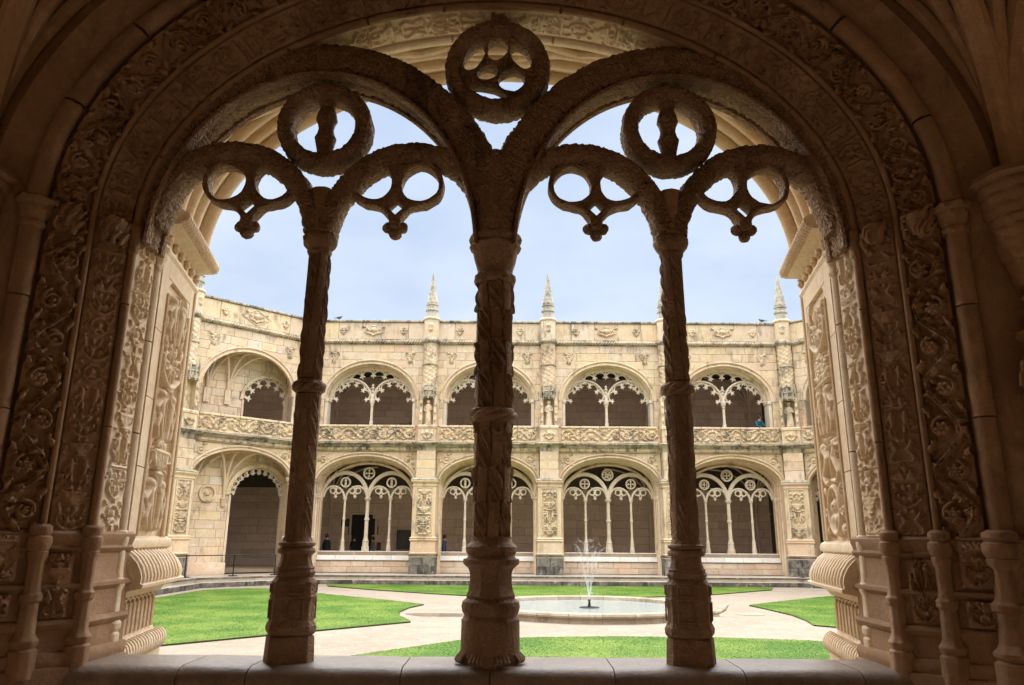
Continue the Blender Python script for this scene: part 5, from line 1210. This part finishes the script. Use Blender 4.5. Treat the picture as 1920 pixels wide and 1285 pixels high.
# ------------------------------------------------------------------ COURTYARD
struct(obj('ground', MB().box(-400, 400, -400, 400, -1.2, -.62), 'soil'))
OCT = [(-14.82, 12.0), (-14.82, 33.63), (-10.45, 38.0), (14.27, 38.0), (18.64, 33.63), (18.64, 12.0), (15.0, 6.0), (-11.0, 6.0)]
pth = struct(obj('gravel_path', MB().add([(x, y, -.5) for x, y in OCT], [tuple(range(8))[::-1]]), 'gravel'))
def terrace():
    t = bpy.data.objects.new('terrace', None); C.objects.link(t); t['kind'] = 'structure'
    # slabs on the terrace, laid along each side, and step stones
    sides = [((-14.82, 27.4), (-14.82, 33.63)), ((-14.82, 33.63), (-10.45, 38.0)), ((-10.45, 38.0), (14.27, 38.0)), ((14.27, 38.0), (18.64, 33.63)), ((18.64, 33.63), (18.64, 27.4))]
    pts = [(-14.82, 10.0)] + [s[0] for s in sides][1:] + [(18.64, 33.63), (18.64, 10.0)]
    pts = [(-14.82, 10), (-14.82, 33.63), (-10.45, 38.0), (14.27, 38.0), (18.64, 33.63), (18.64, 10)]
    obj('bed', MB().moulding(pts, [(-2.5, -.12), (1.50, -.12), (1.505, -.31), (1.80, -.31), (1.81, -.52)]), 'soil', t)
    for i in range(len(pts) - 1):
        a, b = Vector(pts[i]), Vector(pts[i + 1]); d = (b - a).normalized(); n = Vector((d.y, -d.x)); Ln = (b - a).length
        # inner octagon mitre tangents
        cA = math.tan(R(22.5)) if i > 0 else 0; cB = math.tan(R(22.5)) if i < len(pts) - 2 else 0
        for (o0, o1, zt, zb_) in ((-.6, .45, -.1, -.4), (.46, 1.55, -.1, -.4), (1.555, 1.9, -.29, -.55)):
            x = o1 * cA; xe = Ln - o1 * cB; r = random.Random(i * 7 + int(o1 * 10))
            while x < xe - .05:
                l = min(r.uniform(1.0, 1.7), xe - x); p = a + d * (x + .005); q = a + d * (x + l - .005)
                if i in (0, 4) and (p.y + q.y) / 2 < 22: x += l; continue
                v = []; zz = zt + r.uniform(-.004, .004)
                for z, k in ((zb_, 0), (zz - .02, 0), (zz, .015)):
                    for (c, o) in ((p, o0), (q, o0), (q, o1 - k), (p, o1 - k)): w_ = c + n * o; v.append((w_.x, w_.y, z))
                f = [(0, 3, 2, 1), (8, 9, 10, 11)]
                for s_ in (0, 4):
                    for e in range(4): j = (e + 1) % 4; f.append((s_ + e, s_ + j, s_ + 4 + j, s_ + 4 + e))
                me = MB().add(v, f).mesh('step_stone' if o1 > 1.6 else 'paving_slab', 0); bm_ = bmesh.new(); bm_.from_mesh(me); bmesh.ops.recalc_face_normals(bm_, faces=bm_.faces); bm_.to_mesh(me); bm_.free()
                obj('step_stone' if o1 > 1.6 else 'paving_slab', me, 'paving', t); x += l
        # dark nosing face
        m = MB().moulding([tuple(a + d * (1.5 * cA)), tuple(b - d * (1.5 * cB))], [(1.556, -.105), (1.60, -.11), (1.61, -.15), (1.56, -.17)]); obj('step_nosing', m, 'stone_black', t)
        m = MB().moulding([tuple(a + d * (1.9 * cA)), tuple(b - d * (1.9 * cB))], [(1.903, -.30), (1.93, -.31), (1.93, -.47), (1.91, -.52)]); obj('step_nosing', m, 'stone_black', t)
terrace()

FC = Vector((2.35, 23.4)); 
def arc_pts(r, a0, a1, n=14): return [(FC.x + r * math.cos(R(q)), FC.y + r * math.sin(R(q))) for q in np.linspace(a0, a1, n)]
def lawn(name, poly, label, seed):
    n = len(poly); A = sum(poly[i][0] * poly[(i + 1) % n][1] - poly[(i + 1) % n][0] * poly[i][1] for i in range(n))
    if A < 0: poly = poly[::-1]
    o = struct(obj(name, MB().add([(x, y, -.465) for x, y in poly], [tuple(range(n))]), 'grass'))
    m = MB(); v = [(x, y, -.465) for x, y in poly] + [(x + 0, y, -.51) for x, y in poly]; m.add(v, [(i + n, (i + 1) % n + n, (i + 1) % n, i) for i in range(n)]); 
    ctr = (sum(p[0] for p in poly) / n, sum(p[1] for p in poly) / n)
    e = obj('soil_edge', m, 'soil', o)
    # blades
    px = np.array([p[0] for p in poly]); py = np.array([p[1] for p in poly]); r = np.random.default_rng(seed)
    area = abs(A) / 2
    N = int(area * 900 / 1.0); N = min(N, 90000)
    x = r.uniform(px.min(), px.max(), N * 2); y = r.uniform(py.min(), py.max(), N * 2)
    ins = np.zeros(len(x), bool)
    for i in range(n):
        j = (i + 1) % n; c = ((py[i] > y) != (py[j] > y)) & (x < (px[j] - px[i]) * (y - py[i]) / (py[j] - py[i] + 1e-12) + px[i]); ins ^= c
    # favour the near part
    x, y = x[ins], y[ins]; keep = r.random(len(x)) < np.clip(1.3 * (18 / y) ** 1.6, .08, 1); x, y = x[keep], y[keep]
    # ragged fringe along the edge
    ex, ey = [], []
    for i in range(n):
        j = (i + 1) % n; l = math.hypot(px[j] - px[i], py[j] - py[i]); k = int(l * 70); tt = r.random(k)
        ex.append(px[i] + (px[j] - px[i]) * tt + r.normal(0, .02, k)); ey.append(py[i] + (py[j] - py[i]) * tt + r.normal(0, .02, k))
    x = np.concatenate([x] + ex); y = np.concatenate([y] + ey)
    k = len(x); th = r.uniform(0, 2 * PI, k); wd = r.uniform(.006, .014, k); hh = r.uniform(.003, .013, k); lx = r.normal(0, .012, k); ly = r.normal(0, .012, k)
    V = np.zeros((k, 3, 3)); V[:, 0] = np.stack([x - wd * np.cos(th), y - wd * np.sin(th), np.full(k, -.468)], 1); V[:, 1] = np.stack([x + wd * np.cos(th), y + wd * np.sin(th), np.full(k, -.468)], 1); V[:, 2] = np.stack([x + lx, y + ly, -.465 + hh], 1)
    me = bpy.data.meshes.new('grass_blades'); me.vertices.add(k * 3); me.vertices.foreach_set('co', V.reshape(-1)); me.loops.add(k * 3); me.loops.foreach_set('vertex_index', np.arange(k * 3))
    me.polygons.add(k); me.polygons.foreach_set('loop_start', np.arange(k) * 3); me.polygons.foreach_set('loop_total', np.full(k, 3)); me.update()
    g = obj('grass_blades', me, 'grass'); tag(g, label, 'grass'); g['kind'] = 'stuff'
lawn('left_lawn', [(-12.2, 10.9), (-9.5, 13.2), (-6.85, 15.7), (-4.6, 18.1), (-2.54, 20.25), (-2.75, 20.9), (-3.05, 21.7), (-3.2, 22.8), (-3.1, 24.2), (-2.78, 25.4), (-4.6, 27.4), (-6.6, 29.2), (-9.3, 32.2), (-10.6, 32.6), (-11.6, 32.0), (-12.2, 31.2)], 'short green grass of the lawn at the left', 1)
lawn('far_lawn', [(-8.3, 35.6), (-8.0, 34.4), (-5.6, 32.2), (-3.2, 30.4), (-1.73, 29.4), (.2, 29.0), (2.4, 28.8), (4.4, 29.0), (5.9, 29.6), (8.2, 31.0), (11.3, 33.9), (11.9, 35.6)], 'short green grass of the lawn beyond the fountain', 2)
lawn('near_lawn', [(-6.4, 10.6), (-4.8, 12.3), (-3.3, 13.9), (-2.2, 15.3), (-1.0, 16.75), (.5, 17.25), (2.4, 17.5), (4.5, 17.45), (6.4, 17.05), (8.0, 15.4), (10, 13.3), (12, 11.2), (12, 10)], 'short green grass of the lawn nearest the window', 3)
lawn('right_lawn', [(16.0, 32.0), (13.5, 31.2), (11.5, 29.6), (9.7, 27.8), (7.85, 25.9), (8.0, 24.4), (8.1, 22.8), (7.95, 21.3), (7.7, 20.1), (10, 17.8), (13, 14.8), (16.0, 12)], 'short green grass of the lawn at the right', 4)

# fountain basin
ft = thing('fountain_basin', 'round shallow stone fountain basin with pale green water', 'fountain', (FC.x, FC.y, -.5))
nseg = 24
for k in range(nseg):
    a0 = 2 * PI * k / nseg + .002; a1 = 2 * PI * (k + 1) / nseg - .002; G = np.zeros((9, 4, 3)); pr = [(3.25, 0), (3.24, .13), (3.32, .15), (3.34, .19), (3.32, .24), (3.26, .25), (2.98, .25), (2.93, .23), (2.92, .02)]
    for i, (r_, z_) in enumerate(pr):
        for j, q in enumerate(np.linspace(a0, a1, 4)): G[i, j] = (r_ * math.cos(q), r_ * math.sin(q), z_)
    m = MB().grid(G, flip=True); m.cap(G[:, 0]); m.cap(G[:, -1], True); obj('rim_stone', m, 'stone_rim', ft)
obj('basin_wall', MB().lathe([(0, 3.24), (.14, 3.23)], 72, cap=False), 'stone_black', ft)
n = 72; V = [(2.95 * math.cos(2 * PI * i / n), 2.95 * math.sin(2 * PI * i / n), .13) for i in range(n)]; obj('water', MB().add(V, [tuple(range(n))]), 'pool_water', ft)
m = MB().lathe([(.11, .30), (.145, .30), (.15, .27), (.155, .05), (.30, .03), (.33, .045), (.36, .03)], 20); obj('nozzle', m, 'bronze', ft)
jt = thing('water_jet', 'thin white jets of water rising from the fountain nozzle', 'water jet', (FC.x, FC.y, -.14))
for k in range(9):
    a_ = 2 * PI * k / 9 + .2; vx = random.uniform(.28, .42); top = random.uniform(1.25, 1.6); P_ = []
    for i in range(22):
        q = i / 21 * 1.05; hz = q * (2 - q) * top if q < 1 else top * (1 - (q - 1) ** 2); P_.append((math.cos(a_) * vx * q * 1.4, math.sin(a_) * vx * q * 1.4, max(hz, 0)))
    obj('jet', MB().tube(P_, .0055, 5, r1=.003), 'water_jet', jt)
m = MB(); rr = np.random.default_rng(3)
for _ in range(450):
    a_ = rr.uniform(0, 2 * PI); q = rr.uniform(.2, 1); rad = rr.normal(.45, .16) * q; z_ = rr.uniform(.1, 1.75); s_ = rr.uniform(.004, .010)
    c_ = np.array([rad * math.cos(a_), rad * math.sin(a_), z_]); V = [c_ + s_ * np.array(d_) for d_ in ((1, 0, 0), (-1, 0, 0), (0, 1, 0), (0, -1, 0), (0, 0, 1.6), (0, 0, -1.6))]
    m.add(V, [(0, 2, 4), (2, 1, 4), (1, 3, 4), (3, 0, 4), (2, 0, 5), (1, 2, 5), (3, 1, 5), (0, 3, 5)])
obj('spray', m, 'water_jet', jt)['kind'] = 'stuff'
# small stone spout right of the basin
sp = thing('stone_spout', 'small grey stone spout on the gravel right of the fountain', 'spout', (5.95, 22.4, -.5)); sp.scale = (.75, .75, .75)
obj('body', MB().tube([(-.5, 0, .05), (-.3, 0, .14), (-.05, 0, .16), (.18, 0, .24), (.33, 0, .42)], .13, 10, r1=.03), 'stone_ledge', sp)
obj('foot', MB().box(-.55, -.05, -.14, .14, 0, .07), 'stone_ledge', sp)
dc = tag(obj('drain_cover', MB().lathe([(0, .42), (.012, .42), (.016, .38)], 28), 'paving', loc=(7.0, 23.1, -.497)), 'flat round drain cover in the gravel path right of the fountain', 'drain cover')
m = MB(); n = 26; V = [(1.0 * math.cos(q) * (1 + .2 * math.sin(3 * q)), .6 * math.sin(q) * (1 + .25 * math.cos(2 * q)), 0) for q in np.linspace(0, 2 * PI, n, endpoint=False)]
flat('wet_gravel', (.22, .18, .14), .12)
struct(obj('puddle', MB().add(V, [tuple(range(n))]), 'wet_gravel', loc=(-1.9, 22.3, -.494)))

# black railing on the terrace by the left corner
rg = thing('railing', 'low black metal railing on the steps before the left corner bay', 'railing')
RP = [(-13.75, 33.0), (-12.25, 34.5), (-10.85, 35.9)]
for x, y in RP:
    obj('post', MB().tube([(x, y, -.09), (x, y, .82)], .028, 6), 'dark_metal', rg); obj('foot_plate', MB().box(x - .16, x + .16, y - .12, y + .12, -.095, -.06), 'dark_metal', rg)
for (a, b) in zip(RP, RP[1:]):
    for z in (.80,): obj('rail', MB().tube([(a[0], a[1], z), (b[0], b[1], z)], .02, 6), 'dark_metal', rg)

# ------------------------------------------------------------------ birds and people
def bird(loc, rz, label):
    t = thing('pigeon', label, 'bird', loc, rz, 'pigeons on the far parapet')
    V = [(-.16, 0, .10), (-.08, 0, .12), (0, 0, .13), (.08, 0, .16), (.11, 0, .22), (.15, 0, .235)]
    obj('body', MB().tube(V, np.array([.02, .055, .075, .06, .035, .02]), 8), 'feather', t); obj('tail', MB().box(-.28, -.14, -.03, .03, .085, .10), 'feather', t)
    obj('beak', MB().tube([(.16, 0, .235), (.19, 0, .225)], .01, 5, r1=.003), 'dark_metal', t)
    for s_ in (-1, 1): obj('leg', MB().tube([(.01, s_ * .025, .07), (.015, s_ * .025, 0)], .008, 4), 'dark_metal', t)
bird((-9.25, 38.3, 12.82), .4, 'dark pigeon on the far parapet beside the left slender column'); bird((13.35, 38.3, 12.82), 2.6, 'dark pigeon on the far parapet left of the rightmost pinnacle')
def person(loc, rz, label, top, legs, lean=0., arms='down', sc=1.):
    t = thing('person', label, 'person', loc, rz, None); t.scale = (sc, sc, sc)
    v = [(0, 0, .95), (0, .0, 1.15), (0, -.02 - lean * .3, 1.38), (0, -.02 - lean * .42, 1.50), (0, -.03 - lean * .5, 1.62), (0, -.03 - lean * .5, 1.70)]
    rd = [.15, .135, .155, .055, .088, .07]; e = [(0, 1), (1, 2), (2, 3), (3, 4), (4, 5)]
    def add(p, r_, par): v.append(p); rd.append(r_); e.append((par, len(v) - 1)); return len(v) - 1
    for s_ in (-1, 1):
        sh = add((s_ * .17, -.02 - lean * .3, 1.41), .06, 2)
        if arms == 'down': el = add((s_ * .23, .02, 1.12), .042, sh); add((s_ * .22, -.08, .86), .032, el)
        else: el = add((s_ * .24, -.16 - lean * .3, 1.17), .045, sh); add((s_ * .10, -.38 - lean * .3, 1.10), .034, el)
        hp = add((s_ * .09, 0, .88), .095, 0); kn = add((s_ * .10, -.03, .48), .062, hp); an = add((s_ * .10, .02, .09), .042, kn); add((s_ * .11, -.14, .05), .04, an)
    me = bpy.data.meshes.new('body'); me.from_pydata(v, e, []); o = bpy.data.objects.new('tmp', me); C.objects.link(o)
    md = o.modifiers.new('s', 'SKIN')
    for i, sv in enumerate(me.skin_vertices[0].data): sv.radius = (rd[i] * (1.15 if i in (0, 1, 2) else 1), rd[i] * (.8 if i in (0, 1, 2) else 1)); sv.use_root = (i == 0)
    o.modifiers.new('u', 'SUBSURF').levels = 1
    bpy.context.view_layer.update(); dg = bpy.context.evaluated_depsgraph_get(); bm = bpy.data.meshes.new_from_object(o.evaluated_get(dg)); bpy.data.objects.remove(o)
    bm.name = 'body'; bm.materials.clear(); 
    for mm in (top, legs, 'skin'): bm.materials.append(MATS[mm])
    for p in bm.polygons:
        z = p.center.z; hand = arms == 'down' and z < .93 and abs(p.center.x) > .19
        p.material_index = 2 if (z > 1.49 or hand) else (1 if z < .96 else 0); p.use_smooth = True
    obj('body', bm, 'skin', t)
    hy = -.03 - lean * .5
    obj('hair', MB().lathe([(1.58, .085), (1.66, .10), (1.73, .09), (1.775, .05), (1.785, .01)], 12, 0, hy + .02), 'hair', t)
    obj('nose', MB().lathe([(-.02, .012), (0, .014), (.02, .004)], 6, 0, hy - .095, dz=1.63), 'skin', t)
person((13.0, 39.15, 6.2), R(14), 'visitor in teal jacket leaning on the far upper parapet at right', 'cloth_teal', 'cloth_black', lean=.35, arms='lean')
person((-9.75, 41.0, 0), R(160), 'dark dressed visitor standing in the leftmost visible lower bay', 'cloth_black', 'cloth_black')
person((-8.75, 43.2, 0), R(30), 'dark dressed visitor just left of the black doorway', 'cloth_black', 'cloth_blue', sc=.95)
person((-7.55, 42.5, 0), R(-50), 'dark dressed visitor just right of the black doorway', 'cloth_grey', 'cloth_black', sc=.93)
person((-3.5, 40.8, 0), R(80), 'visitor in blue at the edge of the bay behind the middle column', 'cloth_blue', 'cloth_blue')
